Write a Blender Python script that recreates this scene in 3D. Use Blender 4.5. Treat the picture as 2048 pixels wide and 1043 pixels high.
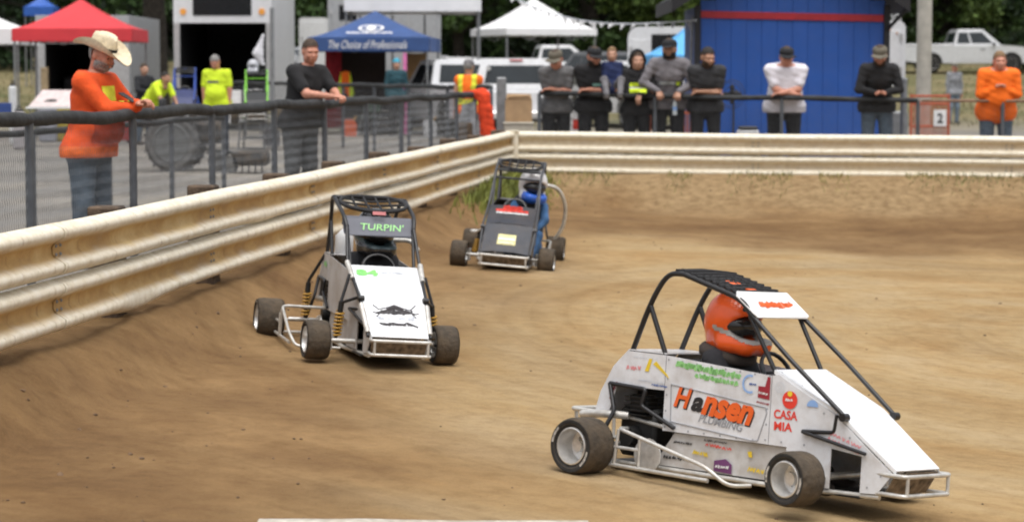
import bpy, bmesh, math, random
import numpy as np
from mathutils import Vector, Matrix
from math import radians, sin, cos, pi
random.seed(7); RNG = np.random.default_rng(7)
for o in list(bpy.data.objects): bpy.data.objects.remove(o)
sc = bpy.context.scene
COL = sc.collection
# ------------------------------------------------------------------ camera, sky, sun, exposure
FPX = 4700.0; PITCH = math.atan(375.5 / FPX); CAMZ = 2.0
cd = bpy.data.cameras.new('camera'); cam = bpy.data.objects.new('camera', cd); COL.objects.link(cam)
cam.location = (0, 0, CAMZ); cam.rotation_euler = (pi / 2 - PITCH, 0, 0)
cd.sensor_width = 36.0; cd.lens = 36.0 * FPX / 2048.0; cd.clip_start = 0.1; cd.clip_end = 1500
cd.dof.use_dof = True; cd.dof.focus_distance = 12.6; cd.dof.aperture_fstop = 3.2; cd.dof.aperture_blades = 7
sc.camera = cam
wd = bpy.data.worlds.new('World'); sc.world = wd; wd.use_nodes = True
nt = wd.node_tree; nt.nodes.clear()
sky = nt.nodes.new('ShaderNodeTexSky'); sky.sky_type = 'NISHITA'; sky.sun_disc = False
SUN_EL, SUN_AZ = radians(74), radians(170)
sky.sun_elevation = SUN_EL; sky.sun_rotation = SUN_AZ; sky.air_density = 1.0; sky.dust_density = 6.0; sky.ozone_density = 1.0
hs = nt.nodes.new('ShaderNodeHueSaturation'); hs.inputs['Saturation'].default_value = 0.22
bg = nt.nodes.new('ShaderNodeBackground'); bg.inputs['Strength'].default_value = 0.15
wo = nt.nodes.new('ShaderNodeOutputWorld')
nt.links.new(sky.outputs[0], hs.inputs['Color']); nt.links.new(hs.outputs[0], bg.inputs[0]); nt.links.new(bg.outputs[0], wo.inputs[0])
ld = bpy.data.lights.new('sun', 'SUN'); ld.energy = 0.9; ld.angle = radians(60); ld.color = (1.0, 0.96, 0.9)
sun = bpy.data.objects.new('sun', ld); COL.objects.link(sun)
sd = Vector((sin(SUN_AZ) * cos(SUN_EL), cos(SUN_AZ) * cos(SUN_EL), sin(SUN_EL)))
sun.rotation_euler = (-sd).to_track_quat('-Z', 'Y').to_euler(); sun.location = (0, 0, 30)
sc.view_settings.view_transform = 'Standard'; sc.view_settings.look = 'None'
sc.view_settings.exposure = 0.45; sc.view_settings.gamma = 1.0; sc.view_settings.use_curve_mapping = False
sc.cycles.use_denoising = True; sc.cycles.filter_width = 2.0; sc.cycles.max_bounces = 6; sc.cycles.diffuse_bounces = 3; sc.cycles.glossy_bounces = 3

# ------------------------------------------------------------------ pixel helpers (photo is 2048 x 1043) used only to look up places
def at(px, py, Y):
    r = (((px - 1024) / FPX), cos(PITCH) + sin(PITCH) * (521.5 - py) / FPX, -sin(PITCH) + cos(PITCH) * (521.5 - py) / FPX)
    return Vector((r[0] / r[1] * Y, Y, CAMZ + r[2] / r[1] * Y))
def X_at(px, Y): return (px - 1024) / FPX * Y

# ------------------------------------------------------------------ materials
def lin(c):
    if isinstance(c, str):
        c = c.lstrip('#'); v = [int(c[i:i + 2], 16) / 255 for i in (0, 2, 4)]
        return tuple(((x + .055) / 1.055) ** 2.4 if x > .04045 else x / 12.92 for x in v)
    return tuple(c)
MATS = {}
def mat(name, col, rough=.55, metal=0., var=.12, scale=9., bump=.0, bscale=60., dirt=0., dirtcol=(.23, .155, .085), coat=0., dscale=6.):
    if name in MATS: return MATS[name]
    m = bpy.data.materials.new(name); m.use_nodes = True; MATS[name] = m
    t = m.node_tree; b = t.nodes['Principled BSDF']; L = t.links
    col = lin(col)
    tc = t.nodes.new('ShaderNodeTexCoord')
    n = t.nodes.new('ShaderNodeTexNoise'); n.inputs['Scale'].default_value = scale; n.inputs['Detail'].default_value = 5
    L.new(tc.outputs['Object'], n.inputs['Vector'])
    cr = t.nodes.new('ShaderNodeValToRGB')
    lo = tuple(max(0, x * (1 - var * 1.6)) for x in col); hi = tuple(min(1, x * (1 + var)) for x in col)
    cr.color_ramp.elements[0].position = .3; cr.color_ramp.elements[1].position = .72
    cr.color_ramp.elements[0].color = (*lo, 1); cr.color_ramp.elements[1].color = (*hi, 1)
    L.new(n.outputs['Fac'], cr.inputs['Fac']); out = cr.outputs['Color']
    if dirt > 0:
        n2 = t.nodes.new('ShaderNodeTexNoise'); n2.inputs['Scale'].default_value = dscale; n2.inputs['Detail'].default_value = 8; n2.inputs['Roughness'].default_value = .65
        L.new(tc.outputs['Object'], n2.inputs['Vector'])
        mr = t.nodes.new('ShaderNodeMapRange'); mr.inputs[1].default_value = .42; mr.inputs[2].default_value = .75; mr.inputs[4].default_value = dirt
        L.new(n2.outputs['Fac'], mr.inputs[0])
        mx = t.nodes.new('ShaderNodeMix'); mx.data_type = 'RGBA'; mx.inputs[7].default_value = (*dirtcol, 1)
        L.new(mr.outputs[0], mx.inputs[0]); L.new(out, mx.inputs[6]); out = mx.outputs[2]
    L.new(out, b.inputs['Base Color'])
    b.inputs['Roughness'].default_value = rough; b.inputs['Metallic'].default_value = metal
    if coat: b.inputs['Coat Weight'].default_value = coat
    if bump:
        n3 = t.nodes.new('ShaderNodeTexNoise'); n3.inputs['Scale'].default_value = bscale; n3.inputs['Detail'].default_value = 4
        L.new(tc.outputs['Object'], n3.inputs['Vector'])
        bp = t.nodes.new('ShaderNodeBump'); bp.inputs['Strength'].default_value = bump; bp.inputs['Distance'].default_value = .02
        L.new(n3.outputs['Fac'], bp.inputs['Height']); L.new(bp.outputs[0], b.inputs['Normal'])
    return m
def cloth(name, col, var=.2): return mat(name, col, .92, 0, var, 10, .5, 15)
def glass(name='window_glass', col=(.02, .026, .03)):
    return mat(name, col, .08, 0, .2, 2.)
WHITE = mat('white_panel', (.78, .78, .77), .35, dirt=.42, var=.05, scale=4, coat=.2)
WHITE2 = mat('white_gelcoat', (.72, .73, .74), .4, dirt=.22, var=.05, dscale=3)
BLACKT = mat('black_tube', (.016, .016, .018), .38, var=.3)
RUBBER = mat('dusty_rubber', (.062, .048, .034), .92, var=.25, scale=18, bump=.5, bscale=40, dirt=.75, dirtcol=(.13, .092, .055), dscale=7)
RUBBERB = mat('black_rubber', (.025, .024, .023), .85, var=.3, bump=.3)
CHROME = mat('dull_aluminium', (.80, .80, .79), .34, .6, var=.2, scale=20, dirt=.3)
SILVERT = mat('silver_tube', (.62, .61, .58), .42, .45, var=.15, scale=20, dirt=.35)
DARK = mat('dark_metal', (.02, .02, .02), .5, .3, var=.4)
STEELG = mat('galvanised_steel', (.24, .25, .26), .5, .3, var=.15, dirt=.15)
FOAM = mat('black_foam', (.028, .030, .032), .75, var=.35, scale=6, bump=.5, bscale=14)
WOODD = mat('weathered_timber', (.11, .075, .05), .9, var=.4, scale=20, bump=.4)
YEL = mat('yellow_spring', (.48, .26, .03), .55, dirt=.4)

# ------------------------------------------------------------------ mesh builder
class MB:
    def __init__(s): s.v = []; s.f = []; s.mi = []
    def add(s, vs, fs, mi=0):
        o = len(s.v); s.v.extend(Vector(p) for p in vs)
        for f in fs: s.f.append(tuple(i + o for i in f)); s.mi.append(mi)
        return s
    def box(s, c, d, rot=None, bev=.0, mi=0):
        hx, hy, hz = d[0] / 2, d[1] / 2, d[2] / 2; b = min(bev, .49 * min(d)); h = (hx, hy, hz)
        R = rot if rot is not None else Matrix.Identity(3); c = Vector(c)
        if b <= 0:
            vs = [c + R @ Vector((sx * hx, sy * hy, sz * hz)) for sx in (-1, 1) for sy in (-1, 1) for sz in (-1, 1)]
            return s.add(vs, [(0, 1, 3, 2), (4, 6, 7, 5), (0, 4, 5, 1), (2, 3, 7, 6), (0, 2, 6, 4), (1, 5, 7, 3)], mi)
        vs = []; idx = {}
        for sx in (-1, 1):
            for sy in (-1, 1):
                for sz in (-1, 1):
                    for a in range(3):
                        p = [sg * (h[k] - (0 if k == a else b)) for k, sg in enumerate((sx, sy, sz))]
                        idx[(sx, sy, sz, a)] = len(vs); vs.append(c + R @ Vector(p))
        fs = []
        for a in range(3):
            o1, o2 = [k for k in range(3) if k != a]
            for sg in (-1, 1):
                q = []
                for s1, s2 in ((-1, -1), (1, -1), (1, 1), (-1, 1)):
                    t = [0, 0, 0]; t[a] = sg; t[o1] = s1; t[o2] = s2; q.append(idx[(*t, a)])
                fs.append(q)
            for s1 in (-1, 1):
                for s2 in (-1, 1):
                    t = [0, 0, 0]; t[o1] = s1; t[o2] = s2; q = []
                    t[a] = -1; q += [idx[(*t, o1)], idx[(*t, o2)]]; t[a] = 1; q += [idx[(*t, o2)], idx[(*t, o1)]]
                    fs.append(q)
        for sx in (-1, 1):
            for sy in (-1, 1):
                for sz in (-1, 1): fs.append([idx[(sx, sy, sz, a)] for a in range(3)])
        return s.add(vs, fs, mi)
    def tube(s, pts, r, n=8, closed=False, mi=0, caps=True):
        pts = [Vector(p) for p in pts]; m = len(pts)
        rr = r if isinstance(r, (list, tuple)) else [r] * m
        T = []
        for i in range(m):
            a = pts[(i - 1) % m] if (closed or i > 0) else pts[i]; b = pts[(i + 1) % m] if (closed or i < m - 1) else pts[i]
            T.append((b - a).normalized())
        N = T[0].orthogonal().normalized(); vs = []
        for i in range(m):
            N = (N - T[i] * N.dot(T[i]));
            N = N.normalized() if N.length > 1e-6 else T[i].orthogonal().normalized()
            B = T[i].cross(N)
            for k in range(n):
                a = 2 * pi * k / n; vs.append(pts[i] + (N * cos(a) + B * sin(a)) * rr[i])
        fs = []
        for i in range(m if closed else m - 1):
            j = (i + 1) % m
            for k in range(n): fs.append((i * n + k, i * n + (k + 1) % n, j * n + (k + 1) % n, j * n + k))
        if not closed and caps: fs.append(tuple(range(n - 1, -1, -1))); fs.append(tuple((m - 1) * n + k for k in range(n)))
        return s.add(vs, fs, mi)
    def lathe(s, prof, c=(0, 0, 0), axis='Z', n=24, mi=0, sx=1., sy=1., caps=True):
        vs = []; fs = []; m = len(prof); c = Vector(c)
        for i, (r, h) in enumerate(prof):
            for k in range(n):
                a = 2 * pi * k / n; x, y = r * cos(a) * sx, r * sin(a) * sy
                p = {'Z': (x, y, h), 'Y': (x, h, y), 'X': (h, x, y)}[axis]; vs.append(c + Vector(p))
        for i in range(m - 1):
            for k in range(n): fs.append((i * n + k, i * n + (k + 1) % n, (i + 1) * n + (k + 1) % n, (i + 1) * n + k))
        if caps: fs.append(tuple(range(n))); fs.append(tuple((m - 1) * n + k for k in range(n)))
        return s.add(vs, fs, mi)
    def prism(s, poly, a, b, axis='Y', mi=0, polyb=None):
        """polygon in the plane across axis, from coordinate a to b"""
        n = len(poly); pb = polyb or poly
        def P(q, t): return {'Y': (q[0], t, q[1]), 'X': (t, q[0], q[1]), 'Z': (q[0], q[1], t)}[axis]
        vs = [P(q, a) for q in poly] + [P(q, b) for q in pb]
        fs = [tuple(range(n)), tuple(range(2 * n - 1, n - 1, -1))] + [(i, (i + 1) % n, n + (i + 1) % n, n + i) for i in range(n)]
        return s.add(vs, fs, mi)
    def plate(s, pts, th, mi=0):
        """planar 3D polygon thickened by th along its normal"""
        pts = [Vector(p) for p in pts]; n = len(pts); nr = Vector((0, 0, 0))
        for i in range(n): nr += pts[i].cross(pts[(i + 1) % n])
        nr.normalize(); vs = pts + [p + nr * th for p in pts]
        fs = [tuple(range(n - 1, -1, -1)), tuple(range(n, 2 * n))] + [(i, (i + 1) % n, n + (i + 1) % n, n + i) for i in range(n)]
        return s.add(vs, fs, mi)
    def sphere(s, c, r, n=12, m=8, mi=0):
        r = r if isinstance(r, (tuple, list)) else (r, r, r); vs = []; fs = []
        for i in range(m + 1):
            th = pi * i / m
            for k in range(n): vs.append((c[0] + r[0] * sin(th) * cos(2 * pi * k / n), c[1] + r[1] * sin(th) * sin(2 * pi * k / n), c[2] + r[2] * cos(th)))
        for i in range(m):
            for k in range(n): fs.append((i * n + k, i * n + (k + 1) % n, (i + 1) * n + (k + 1) % n, (i + 1) * n + k))
        return s.add(vs, fs, mi)
    def mesh(s, name, mats, smooth=None, fix=True):
        me = bpy.data.meshes.new(name); me.from_pydata([tuple(v) for v in s.v], [], s.f)
        for m in (mats if isinstance(mats, (list, tuple)) else [mats]): me.materials.append(m)
        if any(s.mi): me.polygons.foreach_set('material_index', s.mi)
        if fix:
            bm = bmesh.new(); bm.from_mesh(me); bmesh.ops.remove_doubles(bm, verts=bm.verts, dist=1e-6); bmesh.ops.recalc_face_normals(bm, faces=bm.faces); bm.to_mesh(me); bm.free()
        if smooth is not None:
            me.polygons.foreach_set('use_smooth', [True] * len(me.polygons))
            if smooth < 180: me.set_sharp_from_angle(angle=radians(smooth))
        return me
    def build(s, name, mats, parent=None, smooth=None, fix=True): return link(name, s.mesh(name, mats, smooth, fix), parent)
def link(name, me, parent=None):
    o = bpy.data.objects.new(name, me); COL.objects.link(o)
    if parent is not None: o.parent = parent
    return o
def tag(o, label, cat, group=None, kind=None):
    o['label'] = label
    if cat: o['category'] = cat
    if group: o['group'] = group
    if kind: o['kind'] = kind
    return o
def thing(name, label, cat, loc=(0, 0, 0), rz=0, group=None):
    o = bpy.data.objects.new(name, None); COL.objects.link(o); o.location = loc; o.rotation_euler = (0, 0, rz)
    o.empty_display_size = .1
    return tag(o, label, cat, group)
def struct(o): o['kind'] = 'structure'; return o
def stuffk(o): o['kind'] = 'stuff'; return o
def copy_tree(o, parent=None):
    c = o.copy(); COL.objects.link(c); c.parent = parent
    for ch in o.children: copy_tree(ch, c)
    return c
def arc(pts, r=.05, n=5):
    """polyline with rounded corners"""
    pts = [Vector(p) for p in pts]; out = [pts[0]]
    for i in range(1, len(pts) - 1):
        a, b, c = pts[i - 1], pts[i], pts[i + 1]; d1 = min(r, (a - b).length * .45); d2 = min(r, (c - b).length * .45)
        p, q = b + (a - b).normalized() * d1, b + (c - b).normalized() * d2
        for k in range(n + 1):
            t = k / n; out.append(p * (1 - t) ** 2 + b * 2 * t * (1 - t) + q * t * t)
    out.append(pts[-1]); return out
TXT = {}
def text_mesh(txt, shear=0., bold=.0, space=1.):
    key = (txt, shear, bold, space)
    if key in TXT: return TXT[key]
    cu = bpy.data.curves.new('t', 'FONT'); cu.body = txt; cu.size = 1; cu.shear = shear; cu.offset = bold; cu.space_character = space
    cu.align_x = 'CENTER'; cu.align_y = 'CENTER'; cu.resolution_u = 3
    ob = bpy.data.objects.new('t', cu); COL.objects.link(ob)
    dg = bpy.context.evaluated_depsgraph_get(); me = bpy.data.meshes.new_from_object(ob.evaluated_get(dg))
    v = np.empty(len(me.vertices) * 3); me.vertices.foreach_get('co', v); v = v.reshape(-1, 3)
    fs = [tuple(p.vertices) for p in me.polygons]
    mn, mx = v.min(0), v.max(0); v[:, :2] -= (mn[:2] + mx[:2]) / 2
    bpy.data.objects.remove(ob); bpy.data.curves.remove(cu); bpy.data.meshes.remove(me)
    TXT[key] = (v, fs, mx - mn); return TXT[key]
def put_text(mb, txt, c, ux, uy, width, height=None, off=.004, shear=0., bold=.0, mi=0):
    """letters centred on c, reading along ux, upward along uy, lifted off the surface"""
    v, fs, d = text_mesh(txt, shear, bold); c = Vector(c); ux = Vector(ux).normalized(); uy = Vector(uy); uy = (uy - ux * uy.dot(ux)).normalized(); nz = ux.cross(uy)
    k = width / d[0]; ky = (height / d[1]) if height else k
    mb.add([c + ux * p[0] * k + uy * p[1] * ky + nz * off for p in v], fs, mi)
def put_scribble(mb, n, c, ux, uy, width, height, off=.004, mi=0, seed=0, lwf=.26):
    """a row of unreadable letter-like strokes"""
    r = random.Random(seed); c = Vector(c); ux = Vector(ux).normalized(); uy = Vector(uy); uy = (uy - ux * uy.dot(ux)).normalized(); nz = ux.cross(uy)
    P = []; x = -width / 2; k = n * 3; h = height / 2; lw = height * lwf
    for i in range(k + 1): P.append((-width / 2 + width * i / k + r.uniform(-.2, .2) * width / k, (h * r.uniform(.45, 1.) if i % 2 else -h * r.uniform(.5, 1.))))
    for i, ((x0, y0), (x1, y1)) in enumerate(zip(P[:-1], P[1:])):
        if i % 3 == 2 and r.random() < .45: continue
        d = Vector((x1 - x0, y1 - y0)); d.normalize(); e = Vector((-d.y, d.x)) * lw * r.uniform(.4, .75)
        mb.add([c + ux * a + uy * b + nz * off for a, b in ((x0 + e.x, y0 + e.y), (x0 - e.x, y0 - e.y), (x1 - e.x, y1 - e.y), (x1 + e.x, y1 + e.y))], [(0, 1, 2, 3)], mi)
def xf(me_obj, M): me_obj.data.transform(M)

# ------------------------------------------------------------------ signed distance bodies
def smin(a, b, k):
    h = np.clip(.5 + .5 * (b - a) / k, 0, 1); return b * (1 - h) + a * h - k * h * (1 - h)
class SDF:
    def __init__(s, h=.014, pad=.03): s.p = []; s.h = h; s.cuts = []
    def cap(s, a, b, ra, rb=None, k=.03, sc3=(1, 1, 1), sub=False): s.p.append((Vector(a), Vector(b), ra, ra if rb is None else rb, k, sc3, sub)); return s
    def ball(s, a, r, k=.03, sub=False):
        """ellipsoid with radii r"""
        r = r if isinstance(r, (tuple, list)) else (r, r, r); m = max(r); return s.cap(a, a, m, m, k, tuple(x / m for x in r), sub)
    def cut(s, fn): s.cuts.append(fn); return s
    def run(s, fold=0., fseed=0):
        h = s.h; lo = np.full(3, 1e9); hi = -lo
        for a, b, ra, rb, k, q, sub in s.p:
            if sub: continue
            m = max(ra, rb)
            for P in (a, b):
                lo = np.minimum(lo, np.array(P) - m * np.array(q)); hi = np.maximum(hi, np.array(P) + m * np.array(q))
        lo -= 4 * h; hi += 4 * h
        n = np.ceil((hi - lo) / h).astype(int) + 1
        ax = [lo[i] + h * np.arange(n[i]) for i in range(3)]
        F = np.full(n, .2, dtype=np.float32)
        for a, b, ra, rb, k, q, sub in s.p:
            a = np.array(a); b = np.array(b); q = np.array(q); m = max(ra, rb) * q + k + .05
            i0 = np.maximum(((np.minimum(a, b) - m - lo) / h).astype(int), 0); i1 = np.minimum(((np.maximum(a, b) + m - lo) / h).astype(int) + 2, n)
            if (i1 <= i0).any(): continue
            sl = tuple(slice(i0[i], i1[i]) for i in range(3))
            X, Y, Z = np.meshgrid(*[ax[i][sl[i]] for i in range(3)], indexing='ij', sparse=True)
            d = b - a; dd = float((d * d).sum())
            t = np.clip(((X - a[0]) * d[0] + (Y - a[1]) * d[1] + (Z - a[2]) * d[2]) / dd, 0, 1) if dd > 1e-9 else np.zeros((1, 1, 1))
            D = np.sqrt(((X - a[0] - t * d[0]) / q[0]) ** 2 + ((Y - a[1] - t * d[1]) / q[1]) ** 2 + ((Z - a[2] - t * d[2]) / q[2]) ** 2) - (ra + t * (rb - ra))
            D = D * min(q)
            if sub: F[sl] = -smin(-F[sl], D, k)
            else: F[sl] = smin(F[sl], D.astype(np.float32), k)
        X, Y, Z = np.meshgrid(*ax, indexing='ij', sparse=True)
        if fold:
            p = fseed * 1.7
            F = F + fold * (np.sin(X * 31 + Z * 23 + p) * np.sin(Z * 37 - Y * 29 + p) + .6 * np.sin(Z * 61 + 17 * X - 23 * Y + p)).astype(np.float32)
        for fn in s.cuts: F = np.maximum(F, fn(X, Y, Z).astype(np.float32) * np.ones_like(F))
        return surfnet(F, lo, h)
def surfnet(F, lo, h):
    S = F < 0; nx, ny, nz = F.shape
    c = [S[i:nx - 1 + i, j:ny - 1 + j, k:nz - 1 + k] for i in (0, 1) for j in (0, 1) for k in (0, 1)]
    cnt = sum(x.astype(np.int8) for x in c); act = (cnt > 0) & (cnt < 8)
    I = np.argwhere(act); idx = -np.ones(act.shape, dtype=np.int64); idx[act] = np.arange(len(I))
    acc = np.zeros((len(I), 3)); num = np.zeros(len(I)); off = [(i, j, k) for i in (0, 1) for j in (0, 1) for k in (0, 1)]
    val = [F[I[:, 0] + o[0], I[:, 1] + o[1], I[:, 2] + o[2]] for o in off]
    for e in range(8):
        for g in range(e + 1, 8):
            df = [b - a for a, b in zip(off[e], off[g])]
            if sum(map(abs, df)) != 1: continue
            a, b = val[e], val[g]; m = (a < 0) != (b < 0); t = np.where(m, a / np.where(m, a - b, 1), 0)
            for k in range(3): acc[:, k] += np.where(m, off[e][k] + t * df[k], 0)
            num += m
    V = (I + acc / num[:, None]) * h + lo
    Q = []
    for axx in range(3):
        sl0 = [slice(None)] * 3; sl1 = [slice(None)] * 3; sl0[axx] = slice(0, -1); sl1[axx] = slice(1, None)
        A, B = S[tuple(sl0)], S[tuple(sl1)]; E = np.argwhere(A != B)
        o1, o2 = (axx + 1) % 3, (axx + 2) % 3
        ok = (E[:, o1] > 0) & (E[:, o2] > 0) & (E[:, o1] < F.shape[o1] - 1) & (E[:, o2] < F.shape[o2] - 1); E = E[ok]
        if not len(E): continue
        fl = A[tuple(E.T)]
        def cid(d1, d2):
            T = E.copy(); T[:, o1] -= d1; T[:, o2] -= d2; return idx[tuple(T.T)]
        q = np.stack([cid(1, 1), cid(0, 1), cid(0, 0), cid(1, 0)], 1); q[~fl] = q[~fl][:, ::-1]; Q.append(q)
    return V, (np.concatenate(Q) if Q else np.zeros((0, 4), int))
def np_mesh(name, parts, m, smooth=True):
    """join (V,Q) pairs into a mesh"""
    vs = []; fs = []; o = 0
    for V, Q in parts: vs.append(V); fs.append(Q + o); o += len(V)
    V = np.concatenate(vs); Q = np.concatenate(fs)
    me = bpy.data.meshes.new(name); me.from_pydata(V.tolist(), [], Q.tolist()); me.materials.append(m)
    if smooth: me.polygons.foreach_set('use_smooth', [True] * len(me.polygons))
    return me
def normals(V, Q):
    n = np.cross(V[Q[:, 2]] - V[Q[:, 0]], V[Q[:, 3]] - V[Q[:, 1]]); N = np.zeros_like(V)
    for k in range(4): np.add.at(N, Q[:, k], n)
    return N / np.maximum(np.linalg.norm(N, axis=1, keepdims=True), 1e-9)
def patch(VQ, pred, off):
    """the faces of a surface whose centre satisfies pred, lifted along the normal"""
    V, Q = VQ; C = V[Q].mean(1); m = pred(C[:, 0], C[:, 1], C[:, 2]); Q2 = Q[m]
    if not len(Q2): return None
    N = normals(V, Q); u, inv = np.unique(Q2, return_inverse=True); return V[u] + N[u] * off, inv.reshape(Q2.shape)

# ------------------------------------------------------------------ terrain
CA = math.atan(.1226); BX, BY = 0.0, 35.0; bdir = Vector((7.4, -1.0, 0)).normalized()
def u_left(x, y): return (x + 4.32 - .1226 * y) * cos(CA)
def u_back(x, y): return (x - BX) * bdir.y + (y - BY) * (-bdir.x)
def sstep(a, b, x):
    t = np.clip((x - a) / (b - a), 0, 1); return t * t * (3 - 2 * t)
_lat = RNG.random((256, 256))
def vnoise(x, y):
    xi = np.floor(x).astype(int); yi = np.floor(y).astype(int); fx = x - xi; fy = y - yi
    fx = fx * fx * (3 - 2 * fx); fy = fy * fy * (3 - 2 * fy); g = lambda i, j: _lat[i % 256, j % 256]
    return (g(xi, yi) * (1 - fx) + g(xi + 1, yi) * fx) * (1 - fy) + (g(xi, yi + 1) * (1 - fx) + g(xi + 1, yi + 1) * fx) * fy - .5
def fbm(x, y, o=4):
    r = 0; a = 1.
    for i in range(o): r = r + a * vnoise(x * 2 ** i + 17 * i, y * 2 ** i + 31 * i); a *= .5
    return r
G0 = .48
def ground_z(x, y, rough=True):
    x = np.asarray(x, float); y = np.asarray(y, float)
    ul, ub = u_left(x, y), u_back(x, y); u = smin(ul, ub, 1.2)
    base = np.maximum(.19 - .06 * u, -.25)
    bl = (1 - sstep(-.05, .62, ul)) * .80; bb = 1 - sstep(.1, 2.2, ub)
    b = np.maximum(bl, bb); z = base + (.515 - base) * b
    out = 1 - sstep(-.45, -.1, np.minimum(ul, ub))
    hill = sstep(64, 125, y) * 2.3 + np.maximum(y - 125, 0) * .02
    z = z * (1 - out) + (G0 + hill) * out
    if rough:
        near = (1 - out)
        z = z + near * (fbm(x * 1.3, y * 1.1) * .018 + b * (1 - b) * 4 * fbm(x * 3.1, y * 2.3) * .05 + fbm(x * 9, y * 9, 2) * .006 * (.3 + 1.7 * b))
        z = z + out * fbm(x * .8, y * .8) * .03
    return z
def gz(x, y): return float(ground_z(np.array([x]), np.array([y]), False)[0])

def build_ground():
    xs = np.concatenate([-np.geomspace(350, 8, 26), np.arange(-7.5, -4.6, .25), np.arange(-4.5, 8.5, .07), np.geomspace(9, 350, 26)])
    ys = np.concatenate([np.arange(-40, 8.5, 2.), np.arange(9, 38.5, .075), np.arange(39, 66, 1.), np.geomspace(68, 420, 30)])
    X, Y = np.meshgrid(xs, ys, indexing='ij'); Z = ground_z(X, Y)
    nx, ny = X.shape; V = np.stack([X, Y, Z], -1).reshape(-1, 3)
    i, j = np.meshgrid(np.arange(nx - 1), np.arange(ny - 1), indexing='ij'); a = (i * ny + j).ravel()
    Q = np.stack([a, a + ny, a + ny + 1, a + 1], 1)
    ul, ub = u_left(V[:, 0], V[:, 1]), u_back(V[:, 0], V[:, 1]); inside = np.minimum(ul, ub)
    qi = inside[Q].min(1) > -.6
    wob = fbm(V[:, 0] * .7, V[:, 1] * .5) * .9
    edge = .55 + np.maximum(15.5 - V[:, 1], 0) * .27
    tan = sstep(-.25, 2.3, ul - edge + wob * 1.2) * sstep(5.2, 8.2, ub + wob * 2.2)
    dry = 1 - sstep(1.0, 2.6, ub + wob * 1.6)
    rad = np.hypot(V[:, 0] - 7.5, V[:, 1] - 19.) * 1.1; ang = np.arctan2(V[:, 1] - 19., 7.5 - V[:, 0]) * 3.2
    m = soil_material()
    for nm, sel in (('dirt_track', qi), ('pit_ground', ~qi)):
        q = Q[sel]; uu, inv = np.unique(q, return_inverse=True)
        me = bpy.data.meshes.new(nm); me.from_pydata(V[uu].tolist(), [], inv.reshape(q.shape).tolist())
        me.polygons.foreach_set('use_smooth', [True] * len(me.polygons))
        for an, arr in (('tan', tan), ('dry', dry), ('ul', rad), ('ub', ang)):
            at_ = me.attributes.new(an, 'FLOAT', 'POINT'); at_.data.foreach_set('value', arr[uu].astype(np.float32))
        me.materials.append(m if nm == 'dirt_track' else pit_material())
        o = struct(link(nm, me)); tag(o, 'banked brown dirt race track curving past the guard rail' if nm == 'dirt_track' else 'grey gravel and dry grass of the pit area behind the rails', 'ground', kind='structure')
def N(t, typ, **kw):
    n = t.nodes.new('ShaderNode' + typ)
    for k, v in kw.items():
        if k.startswith('i_'): n.inputs[int(k[2:]) if k[2:].isdigit() else k[2:].replace('_', ' ')].default_value = v
        else: setattr(n, k, v)
    return n
def ramp(t, fac, stops):
    r = t.nodes.new('ShaderNodeValToRGB'); e = r.color_ramp.elements
    while len(e) < len(stops): e.new(.5)
    for k, (p, c) in zip(e, stops): k.position = p; k.color = (*c, 1) if len(c) == 3 else c
    t.links.new(fac, r.inputs[0]); return r.outputs[0]
def mixc(t, f, a, b, mode='MIX'):
    m = t.nodes.new('ShaderNodeMix'); m.data_type = 'RGBA'; m.blend_type = mode
    for s, i in ((f, 0), (a, 6), (b, 7)):
        if hasattr(s, 'is_output'): t.links.new(s, m.inputs[i])
        else: m.inputs[i].default_value = s if i == 0 else (*s, 1)
    return m.outputs[2]
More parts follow.
